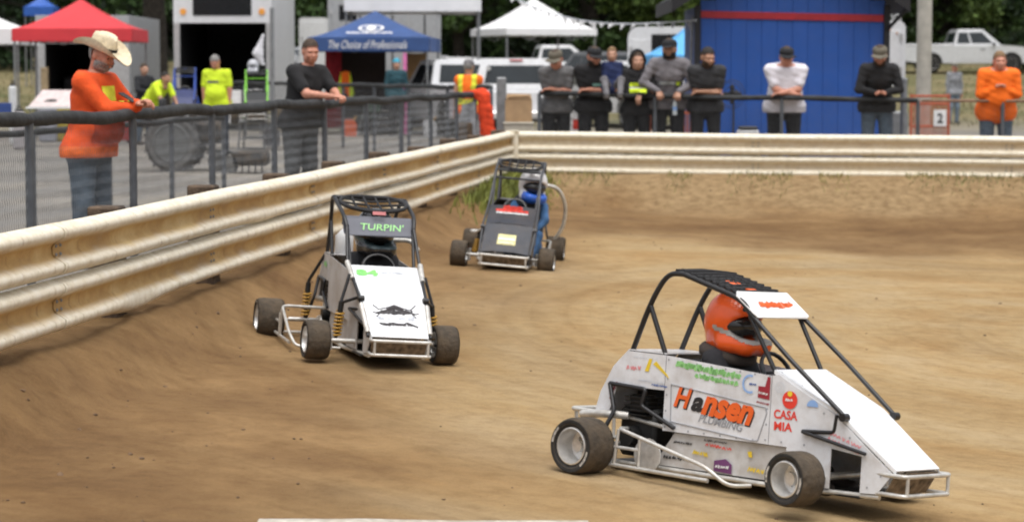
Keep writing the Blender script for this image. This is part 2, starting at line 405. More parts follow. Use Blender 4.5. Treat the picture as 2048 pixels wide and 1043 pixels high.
def soil_material():
    m = bpy.data.materials.new('track_soil'); m.use_nodes = True; t = m.node_tree; b = t.nodes['Principled BSDF']; L = t.links
    A = {k: N(t, 'Attribute', attribute_name=k).outputs['Fac'] for k in ('tan', 'dry')}
    tc = N(t, 'TexCoord').outputs['Object']
    n1 = N(t, 'TexNoise', i_Scale=1.1, i_Detail=7., i_Roughness=.6); L.new(tc, n1.inputs['Vector'])
    n2 = N(t, 'TexNoise', i_Scale=7., i_Detail=6., i_Roughness=.7); L.new(tc, n2.inputs['Vector'])
    n3 = N(t, 'TexNoise', i_Scale=55., i_Detail=4., i_Roughness=.7); L.new(tc, n3.inputs['Vector'])
    # tyre-worn streaks: noise drawn out along the racing line, which circles the infield (polar coordinates)
    cx = N(t, 'CombineXYZ'); ra, ta = N(t, 'Attribute', attribute_name='ul').outputs['Fac'], N(t, 'Attribute', attribute_name='ub').outputs['Fac']
    L.new(ra, cx.inputs[0]); L.new(ta, cx.inputs[1])
    n4 = N(t, 'TexNoise', i_Scale=1., i_Detail=5., i_Roughness=.6); L.new(cx.outputs[0], n4.inputs['Vector'])
    def polar(a_, b_, sc_, det):
        v = N(t, 'VectorMath', operation='MULTIPLY'); v.inputs[1].default_value = (a_, b_, 1); L.new(cx.outputs[0], v.inputs[0])
        q = N(t, 'TexNoise', i_Scale=sc_, i_Detail=det, i_Roughness=.55); L.new(v.outputs[0], q.inputs['Vector']); return q.outputs[0]
    lane = polar(.55, .35, 1., 3.); groove = polar(7., .45, 1., 3.)
    brown = ramp(t, n1.outputs[0], [(.3, (.15, .088, .041)), (.5, (.20, .122, .056)), (.7, (.265, .168, .08))])
    tan = ramp(t, n4.outputs[0], [(.3, (.33, .215, .098)), (.5, (.355, .252, .128)), (.7, (.37, .283, .168))])
    dry = ramp(t, n2.outputs[0], [(.3, (.20, .13, .065)), (.7, (.32, .225, .12))])
    c = mixc(t, A['tan'], brown, tan)
    st = ramp(t, n4.outputs[0], [(.3, (.8, .74, .68)), (.52, (1, 1, 1)), (.72, (1.1, 1.1, 1.08))])
    c = mixc(t, .4, c, st, 'MULTIPLY')
    c = mixc(t, .75, c, ramp(t, lane, [(.34, (.80, .75, .69)), (.5, (1, 1, 1)), (.64, (1.1, 1.09, 1.08))]), 'MULTIPLY')
    c = mixc(t, .5, c, ramp(t, groove, [(.33, (.84, .81, .78)), (.48, (1, 1, 1)), (.7, (1.06, 1.05, 1.04))]), 'MULTIPLY')
    c = mixc(t, A['dry'], c, dry)
    sp2 = ramp(t, n2.outputs[0], [(.32, (.74, .7, .66)), (.55, (1, 1, 1)), (.75, (1.1, 1.08, 1.04))])
    c = mixc(t, .75, c, sp2, 'MULTIPLY')
    sp3 = ramp(t, n3.outputs[0], [(.3, (.72, .7, .68)), (.5, (1, 1, 1)), (.72, (1.14, 1.12, 1.1))])
    c = mixc(t, .4, c, sp3, 'MULTIPLY')
    L.new(c, b.inputs['Base Color']); b.inputs['Roughness'].default_value = .95; b.inputs['Specular IOR Level'].default_value = .15
    ad = N(t, 'Math', operation='MULTIPLY_ADD', i_1=.6); L.new(n2.outputs[0], ad.inputs[0]); ag = N(t, 'Math', operation='MULTIPLY_ADD', i_1=1.2); L.new(groove, ag.inputs[0]); L.new(n3.outputs[0], ag.inputs[2]); L.new(ag.outputs[0], ad.inputs[2])
    bp = N(t, 'Bump', i_Strength=.6, i_Distance=.02); L.new(ad.outputs[0], bp.inputs['Height']); L.new(bp.outputs[0], b.inputs['Normal'])
    return m
def pit_material():
    m = bpy.data.materials.new('pit_gravel'); m.use_nodes = True; t = m.node_tree; b = t.nodes['Principled BSDF']; L = t.links
    tc = N(t, 'TexCoord').outputs['Object']; sp = N(t, 'SeparateXYZ'); L.new(tc, sp.inputs[0])
    n1 = N(t, 'TexNoise', i_Scale=.35, i_Detail=7., i_Roughness=.6); L.new(tc, n1.inputs['Vector'])
    n2 = N(t, 'TexNoise', i_Scale=9., i_Detail=5., i_Roughness=.7); L.new(tc, n2.inputs['Vector'])
    grav = ramp(t, n1.outputs[0], [(.3, (.15, .145, .135)), (.5, (.215, .20, .18)), (.7, (.29, .265, .225))])
    grass = ramp(t, n1.outputs[0], [(.3, (.07, .085, .03)), (.5, (.16, .14, .07)), (.72, (.25, .20, .11))])
    ys = N(t, 'MapRange'); ys.inputs[1].default_value = 58.; ys.inputs[2].default_value = 74.; L.new(sp.outputs[1], ys.inputs[0])
    c = mixc(t, ys.outputs[0], grav, grass)
    c = mixc(t, .7, c, ramp(t, n2.outputs[0], [(.3, (.7, .7, .7)), (.55, (1, 1, 1)), (.75, (1.15, 1.15, 1.15))]), 'MULTIPLY')
    L.new(c, b.inputs['Base Color']); b.inputs['Roughness'].default_value = .95; b.inputs['Specular IOR Level'].default_value = .2
    bp = N(t, 'Bump', i_Strength=.5, i_Distance=.03); L.new(n2.outputs[0], bp.inputs['Height']); L.new(bp.outputs[0], b.inputs['Normal'])
    return m
build_ground()

# ------------------------------------------------------------------ guard rails
WPROF = [(.311, .004), (.300, .030), (.284, .068), (.262, .083), (.236, .080), (.214, .050), (.196, .018), (.176, .004), (.135, .004), (.115, .018), (.097, .050), (.075, .080), (.049, .083), (.027, .068), (.011, .030), (0, .004)]
def rail_material(name, dust, stain):
    m = bpy.data.materials.new(name); m.use_nodes = True; t = m.node_tree; b = t.nodes['Principled BSDF']; L = t.links
    tc = N(t, 'TexCoord').outputs['Object']; rec = N(t, 'Attribute', attribute_name='recess').outputs['Fac']
    mp = N(t, 'Mapping'); mp.inputs['Scale'].default_value = (1.3, 1.3, 2.2); L.new(tc, mp.inputs[0])
    n1 = N(t, 'TexNoise', i_Scale=1.3, i_Detail=8., i_Roughness=.65); L.new(mp.outputs[0], n1.inputs['Vector'])
    n2 = N(t, 'TexNoise', i_Scale=11., i_Detail=6., i_Roughness=.7); L.new(tc, n2.inputs['Vector'])
    mp2 = N(t, 'Mapping'); mp2.inputs['Scale'].default_value = (14, 14, .9); L.new(tc, mp2.inputs[0])
    n3 = N(t, 'TexNoise', i_Scale=1., i_Detail=5.); L.new(mp2.outputs[0], n3.inputs['Vector'])
    paint = ramp(t, n2.outputs[0], [(.3, (.60, .53, .40)), (.5, (.73, .67, .54)), (.7, (.80, .76, .66))])
    dustc = ramp(t, n1.outputs[0], [(.3, (.34, .19, .055)), (.5, (.50, .315, .11)), (.68, (.64, .475, .22))])
    # dust lies in the trough of the beam, thinner on the crowns
    ad = N(t, 'Math', operation='MULTIPLY_ADD', i_1=1.35); L.new(n1.outputs[0], ad.inputs[0]); L.new(rec, ad.inputs[2])
    mr = N(t, 'MapRange'); mr.inputs[1].default_value = .78; mr.inputs[2].default_value = 1.45; mr.inputs[4].default_value = dust; L.new(ad.outputs[0], mr.inputs[0])
    c = mixc(t, mr.outputs[0], paint, dustc)
    rs = N(t, 'MapRange'); rs.inputs[1].default_value = .60; rs.inputs[2].default_value = .74; rs.inputs[4].default_value = stain; L.new(n3.outputs[0], rs.inputs[0])
    c = mixc(t, rs.outputs[0], c, (.20, .095, .03))
    n5 = N(t, 'TexNoise', i_Scale=23., i_Detail=8., i_Roughness=.75); L.new(tc, n5.inputs['Vector'])
    ch = N(t, 'MapRange'); ch.inputs[1].default_value = .60; ch.inputs[2].default_value = .68; ch.inputs[4].default_value = .75; L.new(n5.outputs[0], ch.inputs[0]); c = mixc(t, ch.outputs[0], c, (.23, .15, .08))
    L.new(c, b.inputs['Base Color']); b.inputs['Roughness'].default_value = .8
    bp = N(t, 'Bump', i_Strength=.25, i_Distance=.01); L.new(n2.outputs[0], bp.inputs['Height']); L.new(bp.outputs[0], b.inputs['Normal'])
    return m
RAILM = rail_material('old_white_rail_paint', .95, .4); RAILM2 = rail_material('white_rail_paint', .32, .15)
def beam(p0, p1, inward, z0, z1, name, m, parent, dent=0., seed=0, lap=0):
    r = random.Random(seed); n = 22; vs = []; fs = []; rec = []; k = len(WPROF); th = .004
    ph = r.random() * 6
    for i in range(n + 1):
        t = i / n; p = p0.lerp(p1, t)
        q0 = p.length; wob = .004 * sin(q0 * .9) + .002 * sin(q0 * 3.1 + z0); sag = .003 * sin(q0 * 1.1 + 1)
        dd = dent * math.exp(-((t - .55) / .12) ** 2)
        for layer in (0, 1):
            for q, (h, d) in enumerate(WPROF):
                w = d * (1 - .35 * dd * (h < .1)) + wob + lap - layer * th
                zz = h + sag - (.035 * dd if h < .06 else 0)
                vs.append(p + inward * w + Vector((0, 0, z0 + (z1 - z0) * t + zz))); rec.append((1 - d / .083) * (1. if .08 < h < .235 else .12))
    for i in range(n):
        a, b2 = i * 2 * k, (i + 1) * 2 * k
        for q in range(k - 1): fs += [(a + q, b2 + q, b2 + q + 1, a + q + 1), (a + k + q, a + k + q + 1, b2 + k + q + 1, b2 + k + q)]
        fs += [(a, a + k, b2 + k, b2), (a + k - 1, b2 + k - 1, b2 + 2 * k - 1, a + 2 * k - 1)]
    for a in (0, n * 2 * k): fs += [(a + q, a + q + 1, a + k + q + 1, a + k + q) for q in range(k - 1)]
    me = bpy.data.meshes.new(name); me.from_pydata([tuple(v) for v in vs], [], fs); me.materials.append(m)
    at_ = me.attributes.new('recess', 'FLOAT', 'POINT'); at_.data.foreach_set('value', rec)
    bm = bmesh.new(); bm.from_mesh(me); bmesh.ops.recalc_face_normals(bm, faces=bm.faces); bm.to_mesh(me); bm.free()
    me.polygons.foreach_set('use_smooth', [True] * len(me.polygons)); me.set_sharp_from_angle(angle=radians(50))
    return link(name, me, parent)
POSTM = mat('rail_post_timber', (.10, .068, .045), .9, var=.4, scale=15, bump=.5)
boltme = MB().lathe([(.0, .010), (.007, .010), (.011, .004), (.011, 0)], axis='Z', n=8).mesh('bolt', STEELG)
def guard_rail(name, label, p0, p1, inward, zoff0, zoff1, seg, m, dents, post_above):
    root = thing(name, label, 'guard rail', (p0.x, p0.y, 0)); d = (p1 - p0); Ltot = d.length; d.normalize(); n = int(round(Ltot / seg)); seg = Ltot / n
    rel = lambda p: Vector((p.x - p0.x, p.y - p0.y, 0))
    for i in range(n):
        a = p0 + d * (seg * i - .12); b = p0 + d * (seg * (i + 1) + .0)
        for lev, z in ((0, .505), (1, .826)):
            z0, z1 = z + zoff0 + (zoff1 - zoff0) * i / n, z + zoff0 + (zoff1 - zoff0) * (i + 1) / n
            beam(rel(a), rel(b), inward, z0, z1, 'rail_beam', m, root, dents.get((i, lev), 0), i * 7 + lev, .007 * (i % 2))
            for q in range(4):
                bp = rel(p0 + d * (seg * i + (.0 if q % 2 else -.08))) + inward * (.016 + .012) + Vector((0, 0, z0 + (.13 if q < 2 else .18)))
                o = link('bolt', boltme, root); o.location = bp; o.rotation_euler = (inward.to_track_quat('Z', 'Y')).to_euler()
    for k in range(int(Ltot / 2.46) + 1):
            c = rel(p0 + d * (2.46 * k + .35)) - inward * .12
            mb = MB(); mb.box((0, 0, 0), (.2, .2, 1.25), Matrix.Rotation(math.atan2(d.y, d.x), 3, 'Z'), .012)
            o = mb.build('rail_post', POSTM, root); o.location = c + Vector((0, 0, .58 + zoff0 + post_above + random.uniform(-.02, .02)))
    return root
lin_ = Vector((cos(CA), -sin(CA), 0)); bin_ = Vector((bdir.y, -bdir.x, 0))
def LP(y): return Vector((-4.32 + .1226 * y, y, 0))
guard_rail('guard_rail', 'long dented cream guard rail running along the left of the track', LP(34.9), LP(6.4), lin_, 0, 0, 3.56, RAILM, {(5, 0): 1.0, (6, 0): .6, (2, 0): .5, (4, 1): .4, (3, 0): .5}, -.035)
guard_rail('guard_rail', 'straight white guard rail across the back of the track', Vector((BX, BY, 0)), Vector((BX, BY, 0)) + bdir * 14.6, bin_, 0, -.1, 3.65, RAILM2, {}, -.12)
mb = MB(); mb.tube([(BX + .03, BY - .07, .46), (BX + .03, BY - .07, 1.13)], .07, 10)
mb.box((BX + .03, BY - .07, 1.14), (.15, .15, .02), bev=.005)
tag(mb.build('corner_post', RAILM2, None, 40), 'pale rounded post where the two guard rails meet', 'post')

# ------------------------------------------------------------------ quarter midget race cars
def pose(rr, fr, roll):
    rr, fr = Vector(rr), Vector(fr); X = (fr - rr).normalized(); l = Vector((0, 0, 1)).cross(X).normalized()
    Y = l + Vector((0, 0, roll)); Y = (Y - X * X.dot(Y)).normalized(); Z = X.cross(Y)
    o = rr + Y * .43; return Matrix(((X.x, Y.x, Z.x, o.x), (X.y, Y.y, Z.y, o.y), (X.z, Y.z, Z.z, o.z), (0, 0, 0, 1)))
def ring(mb, c, r0, r1, a0=0, a1=2 * pi, n=24, ux=(1, 0, 0), uz=(0, 0, 1), off=(0, -.012, 0)):
    c = Vector(c) + Vector(off); ux, uz = Vector(ux), Vector(uz)
    for i in range(n):
        a, b = a0 + (a1 - a0) * i / n, a0 + (a1 - a0) * (i + 1) / n
        mb.add([c + (ux * cos(t) + uz * sin(t)) * rr for t, rr in ((a, r0), (b, r0), (b, r1), (a, r1))], [(0, 1, 2, 3)])
WB = 1.316
TYRE = {}
def tyre_meshes(r, w):
    k = (r, w)
    if k in TYRE: return TYRE[k]
    h = w / 2; b = r * .66
    prof = [(b, -h * .8), (b + .008, -h * .9), (r * .78, -h), (r * .9, -h * .97), (r * .965, -h * .86), (r * .99, -h * .7), (r, -h * .4), (r, -h * .1), (r, h * .1), (r, h * .4), (r * .99, h * .7), (r * .965, h * .86), (r * .9, h * .97), (r * .78, h), (b + .008, h * .9), (b, h * .8), (b, -h * .8)]
    t = MB().lathe(prof, axis='Y', n=40, caps=False).mesh('tyre', RUBBER, 50)
    # side letters' worth of wear: dark sidewall ring
    sw = MB()
    for sg in (-1, 1): sw.lathe([(b + .006, sg * (h * .905)), (r * .80, sg * (h + .0015)), (r * .915, sg * (h * .985 + .0015))], axis='Y', n=40, caps=False)
    sw = sw.mesh('sidewall', RUBBERB, 60)
    rm = MB(); rm.lathe([(b * .96, -h * .70), (b * 1.02, -h * .80), (b * 1.0, -h * .93), (b * .93, -h * .95), (b * .90, -h * .80), (b * .86, -h * .3), (b * .8, h * .05), (b * .55, h * .12), (b * .36, h * .05), (b * .30, -h * .25), (b * .16, -h * .35), (.002, -h * .36)], axis='Y', n=32, caps=False)
    rm.lathe([(b * .96, h * .70), (b * 1.0, h * .92), (b * .9, h * .9), (b * .84, h * .4), (.002, h * .3)], axis='Y', n=28, caps=False)
    rm.lathe([(.03, -h * .45), (.03, -h * .1)], axis='Y', n=10)
    for i in range(6):
        a = i * pi / 3; rm.lathe([(.007, -h * .2), (.007, -h * .04)], (b * .42 * cos(a), 0, b * .42 * sin(a)), 'Y', 6)
    rm = rm.mesh('rim', CHROME, 40)
    TYRE[k] = (t, sw, rm); return TYRE[k]
def wheel(parent, c, r, w, side, steer=0., rimmat=None):
    t, sw, rm = tyre_meshes(r, w)
    o = link('wheel', t, parent); o.location = c; o.rotation_euler = (0, random.uniform(0, 3), (0 if side < 0 else pi) + steer); o.rotation_mode = 'YXZ'
    o.rotation_euler = (0, random.uniform(0, 3), (0 if side < 0 else pi) + steer)
    link('sidewall', sw, o)
    if rimmat:
        rm = rm.copy(); rm.materials[0] = rimmat
    link('rim', rm, o); tl_ = MB()
    for a0 in (.3, 3.5): ring(tl_, (0, 0, 0), r * .775, r * .86, a0, a0 + .75, 7, (1, 0, 0), (0, 0, 1), (0, -w / 2 - .003, 0))
    stuffk(tl_.build('sidewall_mark', mat('sidewall_white', (.42, .40, .37), .8, var=.5, scale=60), o, fix=False)); return o
def tubep(name, pts, r, m, parent, rc=.06, n=8): return MB().tube(arc(pts, rc), r, n).build(name, m, parent, 60)
def spring(parent, a, b, r=.028, turns=7, m=YEL):
    a, b = Vector(a), Vector(b); ax = (b - a); L = ax.length; ax.normalize(); u = ax.orthogonal().normalized(); v = ax.cross(u)
    sh = MB().tube([a, b], .011, 8).tube([a - ax * .05, a + ax * .02], .019, 8).build('shock', DARK, parent, 60)
    pts = [a + ax * (L * (.08 + .84 * i / (turns * 10))) + (u * cos(2 * pi * i / 10) + v * sin(2 * pi * i / 10)) * r for i in range(turns * 10 + 1)]
    MB().tube(pts, .0065, 5).build('spring', m, sh, 80); return sh
def race_car(name, label, M, o):
    root = thing(name, label, 'race car', group=o.get('group')); root.matrix_world = M
    hw, nw = o.get('hw', .21), o.get('nw', .18); body, hoodm, cage = o['body'], o['hood'], o['cage']; tip = o.get('tip', SILVERT)
    topw = o.get('topw', hw)
    # wheels (the chassis may sit offset between them)
    wf = o.get('woff', 0.); wheel(root, (0, -o.get('rrw', .43) + wf, .143), .143, .19, -1); wheel(root, (0, .43 + wf, .143), .143, .19, 1)
    st = o.get('steer', 0.); wheel(root, (WB, -.43 + wf, .13), .13, .155, -1, st); wheel(root, (WB, .43 + wf, .13), .13, .155, 1, st)
    MB().tube([(0, -o.get('rrw', .43) + .09, .143), (0, .34, .143)], .016, 10).build('rear_axle', CHROME, root, 60)
    MB().tube([(WB, -.36 + wf, .13), (WB, .36 + wf, .13)], .016, 10).tube([(WB - .09, -.33, .13), (WB - .09, .33, .13)], .007, 6).build('front_axle', SILVERT, root, 60)
    for s in (-1, 1): MB().tube([(WB, s * .33 + wf, .07), (WB, s * .33 + wf, .19)], .014, 8).box((WB - .05, s * .33 + wf, .13), (.1, .014, .03)).build('spindle', CHROME, root, 60)
    # hull
    MB().box((.74, 0, .058), (1.56, 2 * hw - .03, .014), bev=.004).build('floor_pan', DARK, root)
    for s in (-1, 1):
        def pl(poly, y0, th, y1=None, xs=None):
            mb = MB(); pts = []
            for x, z in poly:
                y = hw if x <= 1.02 else hw + (nw - hw) * (x - 1.02) / .67
                pts.append((x, s * (y + y0), z))
            return mb.plate(pts if s < 0 else pts[::-1], th)
        pl([(.335, .625), (.335, .25), (.99, .25), (.99, .58), (.52, .612)], 0, .006).build('side_panel', body, root)
        pl([(-.12, .285), (-.03, .285), (.02, .45), (.33, .45), (.33, .625), (.085, .628), (-.01, .535), (-.085, .40)], 0, .006).build('tail_panel', body, root)
        pl([(.28, .075), (1.30, .075), (1.30, .245), (.40, .245)], -.018, .005).build('lower_panel', o.get('lower', body), root)
        pl([(.995, .582), (.995, .25), (1.10, .25), (1.10, .08), (1.35, .08), (1.35, .27), (1.52, .25), (1.52, .08), (1.61, .085), (1.69, .185), (1.36, .43), (1.03, .59)], .001, .006).build('front_side_panel', body, root)
        tubep('frame_rail', [(-.02, s * (hw - .01), .06), (1.0, s * (hw - .01), .055), (1.62, s * (nw - .005), .07)], .013, tip, root)
        tubep('frame_rail', [(.02, s * (hw - .03), .30), (.34, s * (hw - .03), .26)], .011, tip, root)
        # cage
        tubep('roll_hoop', [(.09, s * (hw - .015), .62), (.20, s * (hw - .01), .89), (.30, s * (topw - .005), 1.035), (.42, s * topw, 1.035)], .014, cage, root, .16)
        tubep('rear_brace', [(.195, s * (hw - .01), .87), (.315, s * (hw - .012), .62)], .013, cage, root)
        tubep('roof_rail', [(.40, s * topw, 1.037), (.77, s * topw * .98, .935), (.84, s * (hw - .005), .86)], .0145, cage, root, .08)
        tubep('front_bar', [(.835, s * (hw - .005), .865), (1.10, s * (hw + .012), .665), (1.42, s * (nw + .028), .425)] if not o.get('bar_low') else [(.835, s * (hw - .005), .865), (1.03, s * (hw + .012), .62), (1.40, s * (nw + .035), .425), (1.68, s * (nw + .02), .2)], .0115, cage, root)
        tubep('pillar', [(.825, s * (hw - .008), .86), (1.0, s * (hw - .02), .585)], .0115, cage, root)
        MB().lathe([(.0, -.02), (.02, -.02), (.02, .02), (.0, .02)], (1.42, s * (nw + .03), .422), 'Y', 10).build('clamp', cage, root, 50)
        # front radius arm
        tubep('radius_arm', [(1.0, s * (hw - .01), .10), (1.30, s * .33, .12)], .009, cage, root)
        tubep('torsion_arm', [(1.37, s * (nw + .02), .43), (1.36, s * (nw + .02), .345), (1.185, s * (hw + .015), .335), (1.55, s * (nw + .03), .265)], .0095, cage, root, .02)
        tubep('rear_arm', [(-.02, s * (hw + .015), .455), (.22, s * (hw + .015), .445), (.20, s * (hw + .02), .36), (.42, s * (hw + .02), .27)], .011, cage, root, .02)
        tubep('rear_arm', [(-.02, s * (hw + .015), .455), (.05, s * (hw + .05), .32), (0, s * .33, .15)], .011, cage, root, .02)
    cb_ = (.72, .875) if 'visor_z' in o else (.79, .885); MB().tube([(.36, -topw, 1.037), (.36, topw, 1.037)], .014, 8).build('cross_bar', cage, root, 60); MB().tube([(*cb_, )[:1] + (-topw * .97,) + cb_[1:], cb_[:1] + (topw * .97,) + cb_[1:]], .011, 8).build('cross_bar', cage, root, 60)
    # hood in two flats with turned-down lips
    hp = [(1.0, .605, hw - .002), (1.36, .447, hw + (nw - hw) * .5 - .002), (1.705, .198, nw - .002)]
    mb = MB()
    for i in range(2):
        (x0, z0, w0), (x1, z1, w1) = hp[i], hp[i + 1]
        if o.get('crease'):
            c = .045; mb.plate([(x0, -w0, z0), (x1, -w1, z1), (x1, -w1 * .45, z1 + c * .3), (x0, -w0 * .35, z0 + c * .2)], .007).plate([(x0, -w0 * .35, z0 + c * .2), (x1, -w1 * .45, z1 + c * .3), (x1, w1 * .45, z1 + c * .3), (x0, w0 * .35, z0 + c * .2)], .007).plate([(x0, w0 * .35, z0 + c * .2), (x1, w1 * .45, z1 + c * .3), (x1, w1, z1), (x0, w0, z0)], .007)
        else: mb.plate([(x0, -w0, z0), (x1, -w1, z1), (x1, w1, z1), (x0, w0, z0)], .007)
        for s in (-1, 1): mb.plate([(x0, s * (w0 + .001), z0 + .005), (x1, s * (w1 + .001), z1 + .005), (x1, s * (w1 + .001), z1 - .014), (x0, s * (w0 + .001), z0 - .014)], s * .003)
    mb.build('hood', hoodm, root)
    MB().plate([(1.70, -nw + .004, .19), (1.64, -nw + .004, .085), (1.64, nw - .004, .085), (1.70, nw - .004, .19)], .005).build('nose_panel', o.get('nose', mat('dusty_nose_mesh', (.20, .15, .10), .9, var=.4, scale=30)), root)
    # tail cap and cockpit
    tl = [(.33, .63), (.085, .632), (-.01, .54), (-.085, .405), (-.12, .29)]; mb = MB()
    for (x0, z0), (x1, z1) in zip(tl[:-1], tl[1:]): mb.plate([(x0, -hw, z0), (x1, -hw, z1), (x1, hw, z1), (x0, hw, z0)], -.006)
    mb.build('tail_cap', body, root)
    MB().plate([(.995, -hw + .01, .60), (.93, -hw + .01, .45), (.93, hw - .01, .45), (.995, hw - .01, .60)], .006).build('dash', DARK, root)
    mb = MB(); mb.box((.38, 0, .42), (.03, .28, .38), Matrix.Rotation(-.16, 3, 'Y'), .012); mb.box((.55, 0, .2), (.36, .3, .03), bev=.01)
    for s in (-1, 1): mb.box((.45, s * .155, .4), (.2, .02, .36), bev=.008)
    mb.build('seat', mat('seat_vinyl', (.018, .018, .02), .6), root)
    MB().tube([Vector((.86, 0, .585)) + Vector((-.35 * .0, .11 * cos(a), 0)) + Vector((-.055, 0, .09)) * sin(a) for a in [2 * pi * i / 20 for i in range(20)]], .011, 6, True).tube([(.86, 0, .585), (.98, 0, .53)], .012, 6).tube([(.86, -.1, .585), (.86, .1, .585)], .008, 6).build('steering_wheel', BLACKT, root, 60)
    # engine, fuel tank, driveline behind the open rear bay
    MB().box((.13, -.06, .22), (.24, .22, .25), bev=.02).box((.15, -.15, .36), (.12, .1, .1), bev=.015).lathe([(.05, -.24), (.05, -.17)], (.12, 0, .2), 'Y', 14).box((.02, .1, .3), (.18, .14, .3), bev=.03).build('engine', DARK, root, 40)
    for i in range(5): MB().box((.15, -.15, .31 + .022 * i), (.15, .13, .006)).build('cooling_fin', DARK, root)
    MB().lathe([(.0, -.008), (.085, -.008), (.085, .0), (.065, .0), (.065, .008), (.0, .008)], (.28, -hw - .04, .12), 'Y', 24).build('sprocket', CHROME, root, 50)
    tubep('exhaust', [(.1, -.2, .3), (-.02, -.25, .3), (-.2, -.22, .28)], .02, SILVERT, root)
    # bumpers and nerf bars
    fb = MB(); bw = nw + .01
    for z in (.09, .18): fb.tube(arc([(1.60, -bw + .01, z), (1.765, -bw, z), (1.765, bw, z), (1.60, bw - .01, z)], .03), .011, 8)
    for y in (-bw + .02, bw - .02): fb.tube([(1.765, y, .09), (1.765, y, .18)], .009, 8)
    fb.build('front_bumper', SILVERT, root, 60)
    rb = MB().tube(arc([(-.02, -.2, .30), (-.30, -.2, .30), (-.30, .2, .30), (-.02, .2, .30)], .05), .012, 8).tube(arc([(-.02, -.2, .14), (-.29, -.2, .14), (-.29, .2, .14), (-.02, .2, .14)], .05), .012, 8)
    for y in (-.15, .15): rb.tube([(-.30, y, .30), (-.29, y, .14)], .01, 6)
    rb.build('rear_bumper', SILVERT, root, 60)
    for s in (-1, 1):
        y = s * (o.get('nerfy', .345) if s < 0 else .345); q_ = .2 if (s < 0 and 'nerfy' in o) else 0.
        nb = MB().tube(arc([(.12 + q_, s * hw, .235 + q_ * .12), (.155 + q_, y, .245 + q_ * .1), (.72, y, .115), (.84, y - s * .03, .035), (.90, s * hw, .04)], .05), .0105, 8)
        nb.tube(arc([(.06, s * hw, .06), (.10, y, .06), (.74, y, .05)], .03), .011, 8).tube([(.30, y, .21), (.30, y, .06)], .009, 6).tube([(.16 + q_, y, .24), (.14 + q_, y, .06)], .009, 6).tube(arc([(.05, s * hw, .15), (.12, y, .15), (.30, y, .15)], .02), .009, 6)
        nb.build('nerf_bar', SILVERT, root, 60)
        if o.get('springs'):
            spring(root, (1.22, s * .31, .33), (1.22, s * .33, .135)); spring(root, (.02, s * .33, .36), (.02, s * .34, .16))
            tubep('shock_tower', [(1.36, s * (nw + .02), .43), (1.22, s * .31, .37), (1.22, s * .31, .33)], .011, cage, root, .03)
            tubep('shock_tower', [(1.18, s * (hw + .02), .56), (1.22, s * .31, .375)], .011, cage, root, .03)
            tubep('shock_tower', [(.10, s * hw, .62), (.02, s * .33, .42), (.02, s * .33, .36)], .012, cage, root, .03)
    # roof net
    nm = mat('black_webbing', (.02, .02, .022), .85); rn = MB()
    def P(t, v, dz=.012): x = .36 + t * .36; return Vector((x, v * topw * (1 - .02 * t), 1.037 - .085 * (max(0, t - .1) / .9) + dz))
    if o.get('net') == 'hoop':
        rn.tube([P(.5 + .5 * sin(a), .93 * cos(a)) for a in [2 * pi * i / 26 for i in range(26)]], .014, 6, True)
        for v in (-.55, -.18, .18, .55): q = (1 - v * v) ** .5; rn.tube([P(.5 - .5 * q, v * .93), P(.5, v * .93, -.005), P(.5 + .5 * q, v * .93)], .0085, 5)
        for t in (.25, .5, .75): q = (1 - (2 * t - 1) ** 2) ** .5; rn.tube([P(t, -q * .93), P(t, 0, -.005), P(t, q * .93)], .0085, 5)
    else:
        for i in range(9): t = i / 8; rn.tube([P(t, -1), P(t, 0, .02), P(t, 1)], .011, 5)
        for v in (-.8, -.5, -.2, .1, .4, .7): rn.tube([P(0, v), P(.5, v, .022), P(1, v)], .010, 5)
    rn.build('roof_net', nm, root, 70)
    # visor panel
    v0, v1 = o.get('visor_z', ((.735, .968), (.868, .850))); vw = o.get('visw', topw + .01)
    vm = MB().plate([(v0[0], -vw * .93, v0[1]), (v0[0] + .012, -vw, v0[1] - .02), (v1[0], -vw, v1[1] + .012), (v1[0] + .003, -vw * .93, v1[1]), (v1[0] + .003, vw * .93, v1[1]), (v1[0], vw, v1[1] + .012), (v0[0] + .012, vw, v0[1] - .02), (v0[0], vw * .93, v0[1])], .006)
    vz = vm.build('visor', o['visor'], root)
    return root, vz
def decal(root, name, m, fn):
    mb = MB(); fn(mb); return stuffk(mb.build(name, m, root, fix=False))
INK = {k: mat('ink_' + k, c, .5, var=.08) for k, c in dict(orange=(.80, .13, .02), black=(.02, .02, .022), green=(.28, .62, .22), lime=(.22, .75, .16), blue=(.10, .17, .42), sky=(.25, .42, .75), maroon=(.30, .02, .035), red=(.75, .05, .03), yellow=(.80, .58, .04), grey=(.32, .33, .36), white=(.78, .78, .78), pink=(.78, .3, .32), purple=(.16, .05, .16), teal=(.12, .42, .38), pale=(.62, .65, .70)).items()}

